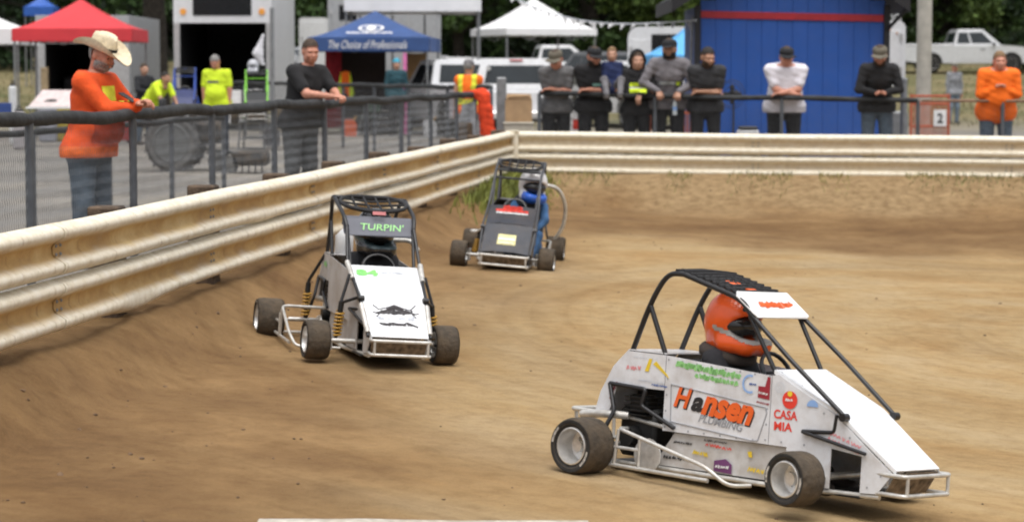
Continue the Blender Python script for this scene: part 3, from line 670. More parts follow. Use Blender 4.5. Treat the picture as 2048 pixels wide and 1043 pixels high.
# the front car
M1 = pose((.346, 11.7, -.008), (1.306, 10.8, -.008), -.09)
WH1 = mat('race_white_one', (.74, .76, .80), .3, var=.06, scale=3, dirt=.42, dscale=7, coat=.3)
WHL = mat('race_white_dusty', (.62, .62, .62), .5, var=.12, scale=6, dirt=.7, dscale=5)
c1, vz1 = race_car('race_car', 'white race car with orange lettered side panel and white visor in front', M1, dict(body=WH1, hood=mat('race_hood_white', (.82, .84, .87), .3, var=.04, dirt=.20, dscale=16, coat=.3), cage=BLACKT, visor=mat('visor_white', (.82, .83, .84), .35, var=.04), lower=WHL, steer=-.10))
y = -.21
SX, SZ = (1, 0, 0), (0, 0, 1)
def side(root, name, m, fn): return decal(root, name, m, fn)
side(c1, 'side_lettering', INK['orange'], lambda mb: (put_text(mb, 'H', (.455, y, .427), (1, 0, -.07), (.25, 0, 1), .11, .105, .0085, .3, .03), put_text(mb, 'nsen', (.735, y, .388), (1, 0, -.09), SZ, .32, .098, .0085, .3, .045)))
side(c1, 'lettering_shadow', INK['black'], lambda mb: (put_text(mb, 'H', (.461, y, .421), (1, 0, -.07), (.25, 0, 1), .11, .105, .0078, .3, .05), put_text(mb, 'nsen', (.741, y, .381), (1, 0, -.09), SZ, .32, .098, .0078, .3, .06)))
side(c1, 'side_letter', INK['black'], lambda mb: put_text(mb, 'a', (.548, y, .40), (1, 0, -.07), SZ, .075, .075,   .0088, .3, .04))
side(c1, 'side_subtitle', INK['grey'], lambda mb: put_text(mb, 'PLUMBING', (.70, y, .325), (1, 0, -.09), SZ, .28, .04, .0085, .3, .02))
def border(mb):
    q = [(.375, .485), (.965, .425), (.975, .40), (.93, .262), (.90, .258), (.385, .30)]
    for a, b in zip(q, q[1:] + q[:1]): mb.tube([(a[0], y - .008, a[1]), (b[0], y - .008, b[1])], .0028, 4)
side(c1, 'panel_border', INK['grey'], border)
side(c1, 'green_lettering', INK['green'], lambda mb: (put_scribble(mb, 15, (.60, y, .575), (1, 0, -.07), SZ, .40, .036, .0085, 0, 3, .34), put_scribble(mb, 11, (.66, y, .532), (1, 0, -.07), SZ, .27, .030, .0085, 0, 4, .34)))
side(c1, 'crescent_mark', INK['sky'], lambda mb: ring(mb, (.865, y, .53), .036, .046, 1.2, 5.2))
side(c1, 'maroon_mark', INK['maroon'], lambda mb: (mb.plate([(.915, y - .0085, .525), (.915, y - .0085, .470), (.985, y - .0085, .463), (.985, y - .0085, .57), (.968, y - .0085, .575), (.955, y - .0085, .525)], -.001), ))
side(c1, 'yellow_mark', INK['yellow'], lambda mb: (mb.plate([(.20, y - .0085, .535), (.225, y - .0085, .60), (.245, y - .0085, .60), (.225, y - .0085, .535)], -.001), mb.plate([(.25, y - .0085, .575), (.36, y - .0085, .51), (.345, y - .0085, .53), (.27, y - .0085, .59)], -.001)))
side(c1, 'pink_mark', INK['pink'], lambda mb: put_scribble(mb, 4, (.13, y, .545), SX, SZ, .10, .024, .0085, 0, 8))
side(c1, 'small_lettering', INK['pale'], lambda mb: (put_scribble(mb, 9, (.25, y, .485), (1, 0, -.04), SZ, .17, .014, .0085, 0, 9), put_scribble(mb, 8, (.2, y, .60), SX, SZ, .16, .01, .0085, 0, 10)))
ly = y + .018
side(c1, 'sill_lettering', INK['red'], lambda mb: put_scribble(mb, 6, (.68, ly, .205), (1, 0, -.05), SZ, .16, .018, .0085, 0, 12))
side(c1, 'sill_lettering', INK['purple'], lambda mb: mb.plate([(.66, ly - .0085, .135), (.66, ly - .0085, .085), (.77, ly - .0085, .08), (.77, ly - .0085, .125), (.73, ly - .0085, .15)], -.001))
side(c1, 'sill_lettering', INK['yellow'], lambda mb: (put_scribble(mb, 4, (.57, ly, .16), (1, 0, -.05), SZ, .09, .024, .0085, 0, 13), put_scribble(mb, 6, (.95, ly, .115), (1, 0, -.03), SZ, .16, .026, .0085, 0, 14), mb.plate([(.86, ly - .0085, .20), (.87, ly - .0085, .175), (.89, ly - .0085, .175), (.885, ly - .0085, .205)], -.001)))
# badge and words on the front side panel (it toes in towards the nose)
fux = Vector((.67, .03, 0)).normalized()
def fp(x, z): return Vector((x, -(.21 - .03 * (x - 1.02) / .67) - .001, z))
def disc(mb, c, r, ux, uz, off, n=24): mb.add([Vector(c) + (Vector(ux) * cos(2 * pi * i / n) + Vector(uz) * sin(2 * pi * i / n)) * r + Vector(off) for i in range(n)], [tuple(range(n))])
side(c1, 'red_badge', INK['red'], lambda mb: disc(mb, fp(1.105, .475), .043, fux, SZ, (0, -.010, 0)))
side(c1, 'badge_detail', INK['yellow'], lambda mb: (disc(mb, fp(1.105, .505), .014, fux, SZ, (0, -.012, 0), 10)))
side(c1, 'badge_detail', INK['white'], lambda mb: put_scribble(mb, 3, fp(1.105, .475), fux, SZ, .045, .016, .013, 0, 5))
side(c1, 'red_words', INK['red'], lambda mb: (put_text(mb, 'CASA', fp(1.085, .402), fux, SZ, .135, .044, .0085, 0, .03), put_text(mb, 'MIA', fp(1.075, .345), fux, SZ, .105, .042, .0085, 0, .03)))
side(c1, 'blue_mark', INK['sky'], lambda mb: ring(mb, fp(1.235, .455), 0, .032, 0, pi, 12, fux, (0, 0, 1), (0, -.011, 0)))
side(c1, 'red_mark', INK['pink'], lambda mb: (put_scribble(mb, 7, fp(1.42, .318), fux + Vector((0, 0, -.3)), SZ, .19, .02, .0085, 0, 21), put_scribble(mb, 7, fp(1.42, .29), fux + Vector((0, 0, -.3)), SZ, .19, .016, .0085, 0, 22)))
side(c1, 'emblem', INK['pale'], lambda mb: (ring(mb, fp(1.045, .53), .022, .026, ux=fux), ring(mb, fp(1.045, .53), .005, .008, ux=fux)))
side(c1, 'visor_lettering', INK['orange'], lambda mb: put_scribble(mb, 9, (.805, .03, .906), (0, 1, 0), (-.75, 0, .66), .27, .05, .010, 0, 31))
side(c1, 'roof_patch', INK['orange'], lambda mb: (mb.box((.60, -.05, 1.005), (.07, .08, .006), Matrix.Rotation(.25, 3, 'Y')), mb.box((.70, -.03, .978), (.05, .07, .006), Matrix.Rotation(.25, 3, 'Y'))))

def fasteners(mb):
    for x0, z0 in [(.35 + .09 * i, .605 - .0035 * i * 1.2) for i in range(8)] + [(.35, .27 + .08 * i) for i in range(4)] + [(.975, .27 + .075 * i) for i in range(4)] + [(.40 + .1 * i, .262) for i in range(6)]: disc(mb, (x0, y - .0082, z0), .0055, (1, 0, 0), SZ, (0, 0, 0), 8)
    for x0, z0 in ((1.07, .27), (1.2, .27), (1.07, .11), (1.3, .11), (1.56, .11), (1.63, .17), (1.3, .43), (1.45, .33)): disc(mb, fp(x0, z0), .0055, fux, SZ, (0, -.009, 0), 8)
side(c1, 'fasteners', INK['grey'], fasteners)
side(c1, 'small_marks', INK['white'], lambda mb: (put_scribble(mb, 5, (.947, y, .492), (1, 0, -.1), SZ, .055, .014, .0105, 0, 71), put_scribble(mb, 5, (.715, ly, .11), SX, SZ, .08, .018, .0145, 0, 72)))
side(c1, 'small_marks', INK['maroon'], lambda mb: (put_scribble(mb, 7, (.95, y, .445), (1, 0, -.1), SZ, .08, .012, .0085, 0, 73), put_scribble(mb, 6, (.0, y, .42), (.4, 0, .9), (-.9, 0, .4), .10, .016, .0085, 0, 74)))
side(c1, 'small_marks', INK['black'], lambda mb: (put_scribble(mb, 7, (.66, ly, .228), SX, SZ, .14, .012, .0085, 0, 75), put_scribble(mb, 8, (.46, ly, .20), SX, SZ, .12, .014, .0085, 0, 76), put_scribble(mb, 9, (.42, ly, .12), SX, SZ, .16, .02, .0085, 0, 78)))
side(c1, 'small_marks', INK['blue'], lambda mb: (put_scribble(mb, 8, (.30, y, .47), (1, 0, -.05), SZ, .10, .012, .0085, 0, 79), put_scribble(mb, 6, (.88, y, .53), SX, SZ, .04, .012, .0085, 0, 80)))
side(c1, 'hood_fasteners', INK['grey'], lambda mb: [disc(mb, Vector((x_, sy_ * w_, (.605 - (x_ - 1.0) * .158 / .36 if x_ < 1.36 else .447 - (x_ - 1.36) * .249 / .345) + .0085)), .005, (.85, 0, -.5), (0, 1, 0), (0, 0, 0), 8) for x_, w_ in ((1.03, .19), (1.15, .185), (1.28, .18), (1.42, .175), (1.55, .168), (1.67, .16)) for sy_ in (-1, 1)])
# the second white car
M2 = pose((-1.62, 16.55, .125), (-1.289, 15.26, .135), -.07) @ Matrix.Translation((0, .05, 0))
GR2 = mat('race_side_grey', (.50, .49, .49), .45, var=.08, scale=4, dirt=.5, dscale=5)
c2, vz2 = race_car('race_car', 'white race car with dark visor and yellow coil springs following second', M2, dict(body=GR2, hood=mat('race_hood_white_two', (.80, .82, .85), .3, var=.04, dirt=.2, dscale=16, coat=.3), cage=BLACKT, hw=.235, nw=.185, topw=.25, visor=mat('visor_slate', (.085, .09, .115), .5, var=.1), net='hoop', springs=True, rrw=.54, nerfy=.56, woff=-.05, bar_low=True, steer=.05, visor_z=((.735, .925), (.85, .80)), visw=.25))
hd1 = Vector((.36, 0, -.158)).normalized(); hd2 = Vector((.345, 0, -.249)).normalized(); LY = Vector((0, 1, 0))
def hpt(x, yv):
    z = .605 - (x - 1.0) * .158 / .36 if x < 1.36 else .447 - (x - 1.36) * .249 / .345
    return Vector((x, yv, z))
decal(c2, 'hood_number', INK['lime'], lambda mb: put_text(mb, '84', hpt(1.10, -.125), LY, -hd1, .15, .085, .012, 0, .04))
decal(c2, 'hood_sponsor', INK['pale'], lambda mb: put_scribble(mb, 6, hpt(1.085, .05), LY, -hd1, .16, .03, .012, 0, 41))
def skullish(mb):
    ux, uy = LY, -hd2; c = hpt(1.52, 0); nz = ux.cross(uy)
    def S(pts, r): mb.tube([c + ux * a * 1.1 + uy * b * 1.15 + nz * .009 for a, b in pts], r * 1.05, 5)
    S([(-.13, .07), (-.10, .035), (-.05, .05), (0, .075), (.05, .05), (.09, .035), (.13, .08)], .004)
    S([(-.12, .0), (-.06, .025), (0, .04), (.06, .025), (.12, .0)], .006); S([(-.05, .035), (0, .055), (.05, .035)], .012)
    S([(.06, .03), (.09, .01), (.10, .03)], .008); S([(-.11, -.085), (-.06, -.095), (-.03, -.08), (.02, -.095), (.06, -.075), (.12, -.11)], .006)
    S([(-.06, -.09), (-.05, -.105)], .006); S([(-.14, .01), (-.10, -.005), (-.12, -.03)], .004); S([(.14, .01), (.10, -.005), (.12, -.03)], .004)
    put_scribble(mb, 8, c + uy * .015, ux, uy, .20, .05, .010, 0, 61); put_scribble(mb, 9, c - uy * .105, ux, uy, .22, .035, .010, 0, 62)
decal(c2, 'hood_emblem', mat('ink_charcoal', (.06, .055, .06), .5), skullish)
decal(c2, 'hood_lettering', INK['pale'], lambda mb: put_scribble(mb, 9, hpt(1.555, 0), LY, -hd2, .26, .045, .010, 0, 44))
decal(c2, 'visor_name', INK['green'], lambda mb: put_text(mb, "TURPIN'", (.80, .02, .855), (0, 1, 0), (-.68, 0, .73), .30, .06, .012, .15, .01))
decal(c2, 'roof_label', INK['pink'], lambda mb: mb.box((.77, .0, .955), (.01, .09, .022)))
decal(c2, 'side_mark', INK['green'], lambda mb: put_scribble(mb, 2, (.20, -.235, .56), SX, SZ, .09, .05, .012, 0, 45))
for s in (-1, 1): tubep('silver_sleeve', [(1.03, s * .249, .63), (1.20, s * .236, .53)], .0185, SILVERT, c2); tubep('silver_sleeve', [(1.45, s * .218, .385), (1.66, s * .204, .22)], .0185, SILVERT, c2)
tubep('silver_bend', [(.42, .18, .76), (.47, .30, .77), (.52, .34, .70)], .018, SILVERT, c2, .08)
MB().box((.18, -.12, .70), (.16, .12, .22), bev=.05).build('headrest', WHITE2, c2, 50)

# the black car
M3 = pose((-.42, 24.25, .115), (-.53, 22.9, .115), -.09) @ Matrix.Translation((0, .04, 0))
BK3 = mat('race_charcoal', (.045, .047, .054), .38, var=.25, scale=4, dirt=.35, dscale=5)
c3, vz3 = race_car('race_car', 'charcoal race car with yellow plate on its hood nearest the corner', M3, dict(body=BK3, hood=mat('race_hood_charcoal', (.026, .03, .042), .45, var=.2, dirt=.18, dscale=4), cage=mat('cage_gunmetal', (.05, .052, .058), .4, var=.2), hw=.235, nw=.225, topw=.235, visor=DARK, net='hoop', woff=-.04, bar_low=True, steer=-.03, crease=True, visor_z=((.70, .965), (.745, .94)), visw=.22))
decal(c3, 'hood_plate', mat('plate_pale_yellow', (.72, .66, .30), .5), lambda mb: mb.plate([hpt(1.50, -.085) + Vector((0, 0, .02)), hpt(1.62, -.09) + Vector((0, 0, .018)), hpt(1.62, .09) + Vector((0, 0, .018)), hpt(1.50, .085) + Vector((0, 0, .02))], .004))
decal(c3, 'plate_lettering', INK['white'], lambda mb: (put_scribble(mb, 6, hpt(1.56, 0) + Vector((0, 0, .02)), LY, -hd2, .15, .04, .010, 0, 51), put_scribble(mb, 8, hpt(1.605, 0) + Vector((0, 0, .02)), LY, -hd2, .15, .022, .010, 0, 52)))
decal(c3, 'hood_lettering', INK['red'], lambda mb: (put_scribble(mb, 7, hpt(1.055, 0), LY, -hd1, .18, .10, .022, 0, 53, .3), put_scribble(mb, 9, hpt(1.11, 0), LY, -hd1, .32, .06, .022, 0, 54, .3)))
decal(c3, 'hood_lettering', INK['white'], lambda mb: put_scribble(mb, 10, hpt(1.155, 0), LY, -hd1, .30, .04, .022, 0, 55, .3))
tubep('exhaust_loop', [(.30, .22, .82), (.25, .38, .80), (.15, .47, .62), (.10, .46, .40), (.06, .37, .24)], .02, SILVERT, c3, .14)
spring(c3, (1.24, -.30, .30), (1.24, -.33, .14)); tubep('shock_tower', [(1.36, -.25, .40), (1.24, -.34, .34), (1.12, -.40, .35), (1.10, -.24, .35)], .011, SILVERT, c3, .03)
tubep('shock_tower', [(1.36, -.25, .40), (1.24, -.31, .345), (1.24, -.30, .30)], .011, DARK, c3, .03)

# ------------------------------------------------------------------ people
def head_template():
    s = SDF(.0062)
    s.ball((0, .012, .115), (.074, .094, .098), .02)           # cranium
    s.ball((0, -.03, .07), (.058, .062, .075), .03)            # face
    s.cap((0, -.05, .012), (0, -.04, .03), .034, .046, .03)    # chin
    s.cap((-.035, -.01, .02), (.035, -.01, .02), .035, .035, .03)
    s.cap((0, -.088, .088), (0, -.108, .06), .009, .014, .014) # nose
    s.cap((-.04, -.082, .108), (.04, -.082, .108), .012, .012, .02)
    for x in (-1, 1):
        s.ball((x * .031, -.098, .092), (.017, .014, .011), .012, True)
        s.ball((x * .076, .012, .085), (.012, .022, .033), .01)
        s.ball((x * .034, -.075, .06), (.024, .02, .022), .02)
    s.cap((-.02, -.098, .033), (.02, -.098, .033), .009, .009, .008); s.cap((-.022, -.108, .033), (.022, -.108, .033), .003, .003, .003, sub=True)
    s.cap((0, .02, -.09), (0, .015, .04), .052, .052, .03)     # neck
    return s.run()
HEADV = head_template()
def hand_template(curl=.55):
    """left-or-right neutral: wrist at origin, fingers along +X, palm facing -Z, thumb on +Y"""
    s = SDF(.0048)
    s.cap((-.03, 0, 0), (.02, 0, 0), .024, .026, .01, (1, 1, .8)); s.cap((.02, .018, 0), (.085, .026, 0), .018, .015, .015, (1, 1, .85)); s.cap((.02, -.016, 0), (.08, -.026, 0), .018, .014, .015, (1, 1, .85)); s.cap((.03, 0, 0), (.085, 0, 0), .02, .016, .015, (1, 1, .85))
    for y0, L, r in ((.031, .066, .0085), (.010, .074, .009), (-.011, .069, .0085), (-.030, .054, .0075)):
        p = Vector((.086, y0, .002)); a = 0.15
        for k, f in enumerate((.45, .32, .23)):
            a += curl * (.7 if k == 0 else 1.); q = p + Vector((cos(a), .0, -sin(a))) * L * f; s.cap(p, q, r * (1 - .08 * k), r * (1 - .08 * (k + 1)), .004); p = q
    s.cap((.012, .022, -.004), (.045, .052, -.016), .015, .0115, .012); s.cap((.045, .052, -.016), (.078, .058, -.030), .011, .0085, .004)
    return s.run()
HANDV = {c: hand_template(c) for c in (.35, .8)}
def place(VQ, M, mirror=False):
    V, Q = VQ; V = V.copy()
    if mirror: V[:, 1] *= -1; Q = Q[:, ::-1]
    R = np.array(M)[:3]; return V @ R[:, :3].T + R[:, 3], Q
def ik(S, W, l1, l2, pole):
    d = W - S; L = min(d.length, (l1 + l2) * .995); d.normalize(); a = (l1 * l1 - l2 * l2 + L * L) / (2 * L); h = max(l1 * l1 - a * a, 0) ** .5
    pl = (pole - d * pole.dot(d)).normalized(); return S + d * a + pl * h
SKIN = {k: mat('skin_' + k, c, .55, var=.12, scale=25) for k, c in dict(fair=(.52, .29, .20), tan=(.42, .22, .14), red=(.55, .25, .17), dark=(.30, .16, .10)).items()}
HAIRM = {k: mat('hair_' + k, c, .7, var=.4, scale=60, bump=.5, bscale=120) for k, c in dict(brown=(.06, .035, .02), dark=(.018, .013, .01), grey=(.28, .27, .26), fair=(.22, .13, .06)).items()}
EYEM = mat('eye_dark', (.02, .015, .012), .3)
DENIM = cloth('denim', (.085, .115, .15)); DENIML = cloth('denim_light', (.16, .21, .27)); BLKC = cloth('black_cloth', (.014, .014, .016)); GRYC = cloth('grey_cloth', (.14, .135, .145))
def person(label, loc, face, H=1.75, w=1., lean=.1, wr=None, pole=(1., .2, -.6), shirt=None, sleeve='short', pants=DENIM, skin='fair', hair='brown', hat=None, hatcol=None, belly=0., tilt=.0, turn=0., hood=None, beard=None, curl=.35, patches=(), group=None, bend=0., hair_len=0., crouch=0., hm=(0, 0), name='person', palm=(0, 0, -1), hem=0., scale_h=1., parts=True, seat=False, neckl=.055):
    """face: direction the person faces (angle, 0 = towards -Y). Local frame: front -Y, z up, feet at 0."""
    k = H / 1.75; root = thing(name, label, 'person', loc, face, group); V3 = Vector
    hip = V3((0, .0 + bend * .25, .93)) * k; B = bend
    up = V3((0, -sin(lean + B), cos(lean + B))); fw = V3((0, -cos(lean + B), -sin(lean + B)))
    waist = hip + V3((0, -sin((lean + B) * .5), cos((lean + B) * .5))) * .17 * k; chest = waist + up * .22 * k; sh = waist + up * .345 * k; nk = sh + up * .06 * k
    SHR = [sh + V3((s * .175 * k * (w * .55 + .45), .0, 0)) + up * .0 for s in (-1, 1)]
    l1, l2 = .29 * k, .25 * k
    if wr is None: wr = [V3((-.24, -.05, .86)) * k, V3((.24, -.05, .86)) * k]
    wr = [V3(q) for q in wr]
    EL = [ik(SHR[i], wr[i], l1, l2, V3((((-1) ** (i + 1)) * pole[0], pole[1], pole[2]))) for i in (0, 1)]
    for i in (0, 1):
        d = wr[i] - EL[i]; wr[i] = EL[i] + d.normalized() * min(l2, d.length) if d.length > l2 else wr[i]
    hipx = .095 * k * (w * .5 + .5)
    if seat: KN = [V3((s * .13, hip.y - .40 * k, hip.z + .10)) for s in (-1, 1)]; AN = [V3((s * .10, hip.y - .78 * k, hip.z - .12)) for s in (-1, 1)]
    else:
        KN = [V3((s * (hipx + .015), hip.y * .5 - .02 - crouch * .25, .50 * k - crouch * .1)) for s in (-1, 1)]; AN = [V3((s * (hipx + .03), .02, .09)) for s in (-1, 1)]
    def torso(s, i, sl=None, legs=False):
        wk = k * (w * .8 + .2)
        s.cap(hip + V3((-hipx * .8, 0, 0)), hip + V3((hipx * .8, 0, 0)), .115 * wk + i, None, .06, (1, .95, 1.0))
        s.cap(hip, waist, .135 * wk + i, .128 * wk + i, .06, (1, .78, 1)); s.cap(waist, chest, .13 * wk + i, .150 * wk + i, .06, (1, .76, 1))
        s.cap(chest, sh - up * .04 * k, .148 * wk + i, .11 * wk + i, .06, (1, .78, 1))
        s.cap(SHR[0].lerp(sh, .2) - up * .015, SHR[1].lerp(sh, .2) - up * .015, .062 * wk + i, None, .05)
        if belly: s.ball(waist + V3((0, -.06 * k - belly * .45, -.02)), (.12 * wk + belly * .75 + i, .09 * wk + belly * .6 + i, .15 * k + i), .08)
    def arms(s, i, tu=1., tf=1.):
        for q in (0, 1):
            e = SHR[q].lerp(EL[q], tu); wa = k * (w * .6 + .4)
            s.cap(SHR[q], e, .056 * wa + i, (.056 - .014 * tu) * wa + i, .03)
            if tf > 0: s.cap(EL[q], EL[q].lerp(wr[q], tf), .042 * wa + i, (.042 - .015 * tf) * wa + i * .8, .02)
    def legs(s, i, t=1.):
        wl = k * (w * .6 + .4)
        for q, sg in ((0, -1), (1, 1)):
            s.cap(hip + V3((sg * hipx, 0, -.02)), KN[q], .088 * wl + i, .060 * wl + i, .04); s.cap(KN[q], KN[q].lerp(AN[q], t), .058 * wl + i, (.058 - .018 * t) * wl + i, .03)
    res = .015
    b = SDF(res); torso(b, -.012); arms(b, -.003); legs(b, -.006); b.cap(sh, nk, .06 * k, .05 * k, .04)
    for q in (0, 1): b.cap(AN[q] + V3((0, .02, -.05)), AN[q] + V3((0, -.15, -.055)), .035, .03, .02)
    hk = k * scale_h
    HM = Matrix.Translation(nk + up * neckl * k + V3((0, -.012, 0))) @ Matrix.Rotation(turn, 4, 'Z') @ Matrix.Rotation(tilt + lean * .35, 4, 'X') @ Matrix.Scale(hk, 4) @ Matrix.Translation((0, 0, .0))
    hands = []
    for q, sg in ((0, -1), (1, 1)):
        d = (wr[q] - EL[q]).normalized(); hdv = V3(hm[q]) if isinstance(hm[q], (tuple, Vector)) else d
        X = hdv.normalized(); pn = V3(palm); Z = -(pn - X * pn.dot(X)).normalized(); Y = Z.cross(X)
        mirror = (sg == 1)  # thumb inward
        R = Matrix(((X.x, Y.x, Z.x, wr[q].x), (X.y, Y.y, Z.y, wr[q].y), (X.z, Y.z, Z.z, wr[q].z), (0, 0, 0, 1))) @ Matrix.Scale(k, 4)
        # thumb should point to body centre / up
        hands.append(place(HANDV[curl], R, mirror if not isinstance(hm, dict) else False))
    hv = place(HEADV, HM); bv = b.run()
    link('body', np_mesh('body', [bv, hv] + hands, SKIN[skin]), root)
    # clothes
    s = SDF(res); torso(s, .016); s.cap(hip + V3((-hipx, 0, -.04)), hip + V3((hipx, 0, -.04)), .112 * k * (w * .8 + .2) + .028, None, .05)
    if sleeve == 'long': arms(s, .012, 1., .97)
    elif sleeve == 'short': arms(s, .014, .72, 0)
    else: arms(s, .012, .12, 0)
    s.cap(sh, nk - up * .015, .062 * k, .058 * k, .03)
    if hood: s.cap(sh + V3((-.08 * k, .06, .035)), sh + V3((.08 * k, .06, .035)), .062 * k, None, .05); s.cap(nk + V3((-.05, .05, -.01)), nk + V3((.05, .05, -.01)), .045 * k, None, .04)
    hz = hip.z - .07 * k + hem
    if not seat and B < .5: s.cut(lambda X, Y, Z: (hz - Z))
    elif B >= .5: s.cut(lambda X, Y, Z: -((Y - hip.y) * up.y + (Z - hip.z) * up.z) - .02)
    ntop = nk + up * .01
    s.cut(lambda X, Y, Z: ((Y - ntop.y) * up.y + (Z - ntop.z) * up.z) * .9)
    sv = s.run(.0030, H * 7); so = link('shirt' if not hood else 'hoodie', np_mesh('shirt', [sv], shirt), root)
    p = SDF(res); p.cap(hip + V3((-hipx * .8, 0, 0)), hip + V3((hipx * .8, 0, 0)), .115 * k * (w * .8 + .2) + .008, None, .05); p.cap(hip, waist, .135 * k * (w * .8 + .2) + .004, .1 * k * w, .05, (1, .78, 1)); legs(p, .016, 1.0)
    if B < .5 and not seat: p.cut(lambda X, Y, Z: Z - (hip.z + .10 * k))
    link('trousers', np_mesh('trousers', [p.run(.0022, H * 5)], pants), root)
    for q in (0, 1):
        sh_ = SDF(.012); sh_.cap(AN[q] + V3((0, .03, -.045)), AN[q] + V3((0, -.16, -.05)), .046, .038, .03, (1, 1, .9)); sh_.cap(AN[q] + V3((0, .02, .0)), AN[q] + V3((0, .02, -.04)), .045, None, .03)
        sh_.cut(lambda X, Y, Z: -(Z - (AN[q].z - .09)))
        link('shoe', np_mesh('shoe', [sh_.run()], mat('shoe_leather', (.05, .04, .035), .7, var=.3)), root)
    def onhead(name, VQ, m): return link(name, np_mesh(name, [place(VQ, HM)], m), root) if VQ is not None else None
    if hair and hat != 'hooded': onhead('hair', patch(HEADV, lambda x, y, z: ((z > .135 + .25 * np.maximum(-y - .05, 0)) | ((y > .025 - .0) & (z > .05 - hair_len))) & ~((y < -.05) & (z < .155)) & ~((np.abs(x) > .07) & (z < .125)), .011), HAIRM[hair])
    if beard: onhead('beard', patch(HEADV, lambda x, y, z: (z < .062) & (z > -.015) & (y < .0) & ~((np.abs(x) < .024) & (z > .024) & (z < .043)) & ~((z > .045) & (np.abs(x) < .04)), .008), HAIRM[beard])
    for sg in (-1, 1): link('eye', MB().sphere((0, 0, 0), .009 * hk, 8, 6).mesh('eye', EYEM, 180), root).location = HM @ V3((sg * .031, -.083, .092))
    if hat == 'cap':
        mb = MB(); mb.lathe([(.089, 0), (.091, .022), (.085, .050), (.065, .070), (.03, .081), (.004, .082)], (0, .008, .130), 'Z', 20, sy=1.12, caps=False); mb.lathe([(.009, 0), (.006, .007), (0, .008)], (0, .008, .211), n=8)
        for i in range(12):
            a0, a1 = -.8 + i * 1.6 / 12, -.8 + (i + 1) * 1.6 / 12
            r0, r1 = .088, .088 + .075
            def q_(a, r, e): return (sin(a) * r * (1 if e == 0 else .92), .008 - cos(a) * (r * 1.08) - (0 if e == 0 else .0),   .134 - (.022 * (1 - abs(sin(a)) * 1.6) if e else 0) - .018 * (e and abs(sin(a)) ** 2))
            vs = [q_(a0, r0, 0), q_(a1, r0, 0), q_(a1, r1, 1), q_(a0, r1, 1)]; vs += [(x, y, z - .006) for x, y, z in vs]
            mb.add(vs, [(0, 1, 2, 3), (7, 6, 5, 4), (2, 3, 7, 6)])
        mb.v = [HM @ v for v in mb.v]; mb.build('cap', hatcol, root, 60)
    elif hat == 'cowboy':
        mb = MB(); n = 40; R0 = []
        def brim(a, t):
            r = .100 + t * .095; x, y = sin(a) * r * .95, -cos(a) * r * (1.12 + .22 * t); z = .145 + t * t * .075 * abs(sin(a)) ** 1.6 - t * .048 * abs(cos(a)) ** 1.5
            return (x * (1 - .22 * t * abs(sin(a))), y + .008, z)
        tt = [0, .2, .4, .6, .8, 1.]
        for dz in (0, -.007):
            o = len(mb.v); mb.v += [Vector(brim(2 * pi * i / n, t)) + Vector((0, 0, dz)) for t in tt for i in range(n)]
            for j in range(len(tt) - 1):
                for i in range(n): mb.f.append((o + j * n + i, o + j * n + (i + 1) % n, o + (j + 1) * n + (i + 1) % n, o + (j + 1) * n + i)); mb.mi.append(0)
        prof = [(0, 1.), (.03, .99), (.065, .95), (.095, .9), (.118, .8), (.125, .6), (.112, .3), (.105, .02)]
        o = len(mb.v)
        for h, f in prof:
            for i in range(n):
                a = 2 * pi * i / n; x, y = sin(a) * .1 * f * .95, -cos(a) * .1 * f * 1.14
                dent = (.022 * math.exp(-(x / .025) ** 2) if h > .11 else 0)
                mb.v.append(Vector((x * (1 - (.14 if y < -.04 and h > .06 else 0)), y + .008, .143 + h - dent)))
        for j in range(len(prof) - 1):
            for i in range(n): mb.f.append((o + j * n + i, o + j * n + (i + 1) % n, o + (j + 1) * n + (i + 1) % n, o + (j + 1) * n + i)); mb.mi.append(0)
        mb.v = [HM @ v for v in mb.v]; ho = mb.build('cowboy_hat', hatcol, root, 60)
        hb = MB().lathe([(.1035, .0), (.1035, .022)], (0, .008, .147), 'Z', 30, sx=.95, sy=1.14, caps=False); hb.v = [HM @ v for v in hb.v]; hb.build('hat_band', BLKC, ho, 60)
    elif hat == 'hooded':
        onhead('hair', patch(HEADV, lambda x, y, z: ((z > .13) | (y > .03) | (np.abs(x) > .066)) & ~((y < -.06) & (z < .15)), .013), HAIRM[hair or 'brown'])
        onhead('hood', patch(HEADV, lambda x, y, z: ((z > .15) | (y > .005) | (np.abs(x) > .078)) & ~((y < -.045) & (z < .19)), .03), hatcol)
    elif hat == 'beanie': onhead('beanie', patch(HEADV, lambda x, y, z: z > .125, .018), hatcol)
    for nm, m, pred, off in patches:
        q = patch(sv, pred, off)
        if q is not None: link(nm, np_mesh(nm, [q], m), so)
    root['_top'] = 0.; del root['_top']
    return root, dict(HM=HM, wr=wr, sh=sh, chest=chest, waist=waist, hip=hip, up=up, k=k)
def RAILPOSE(k, z, d=.34, gap=.05, x=0.): return [Vector((-gap + x, -d, z)), Vector((gap + x, -d, z))]

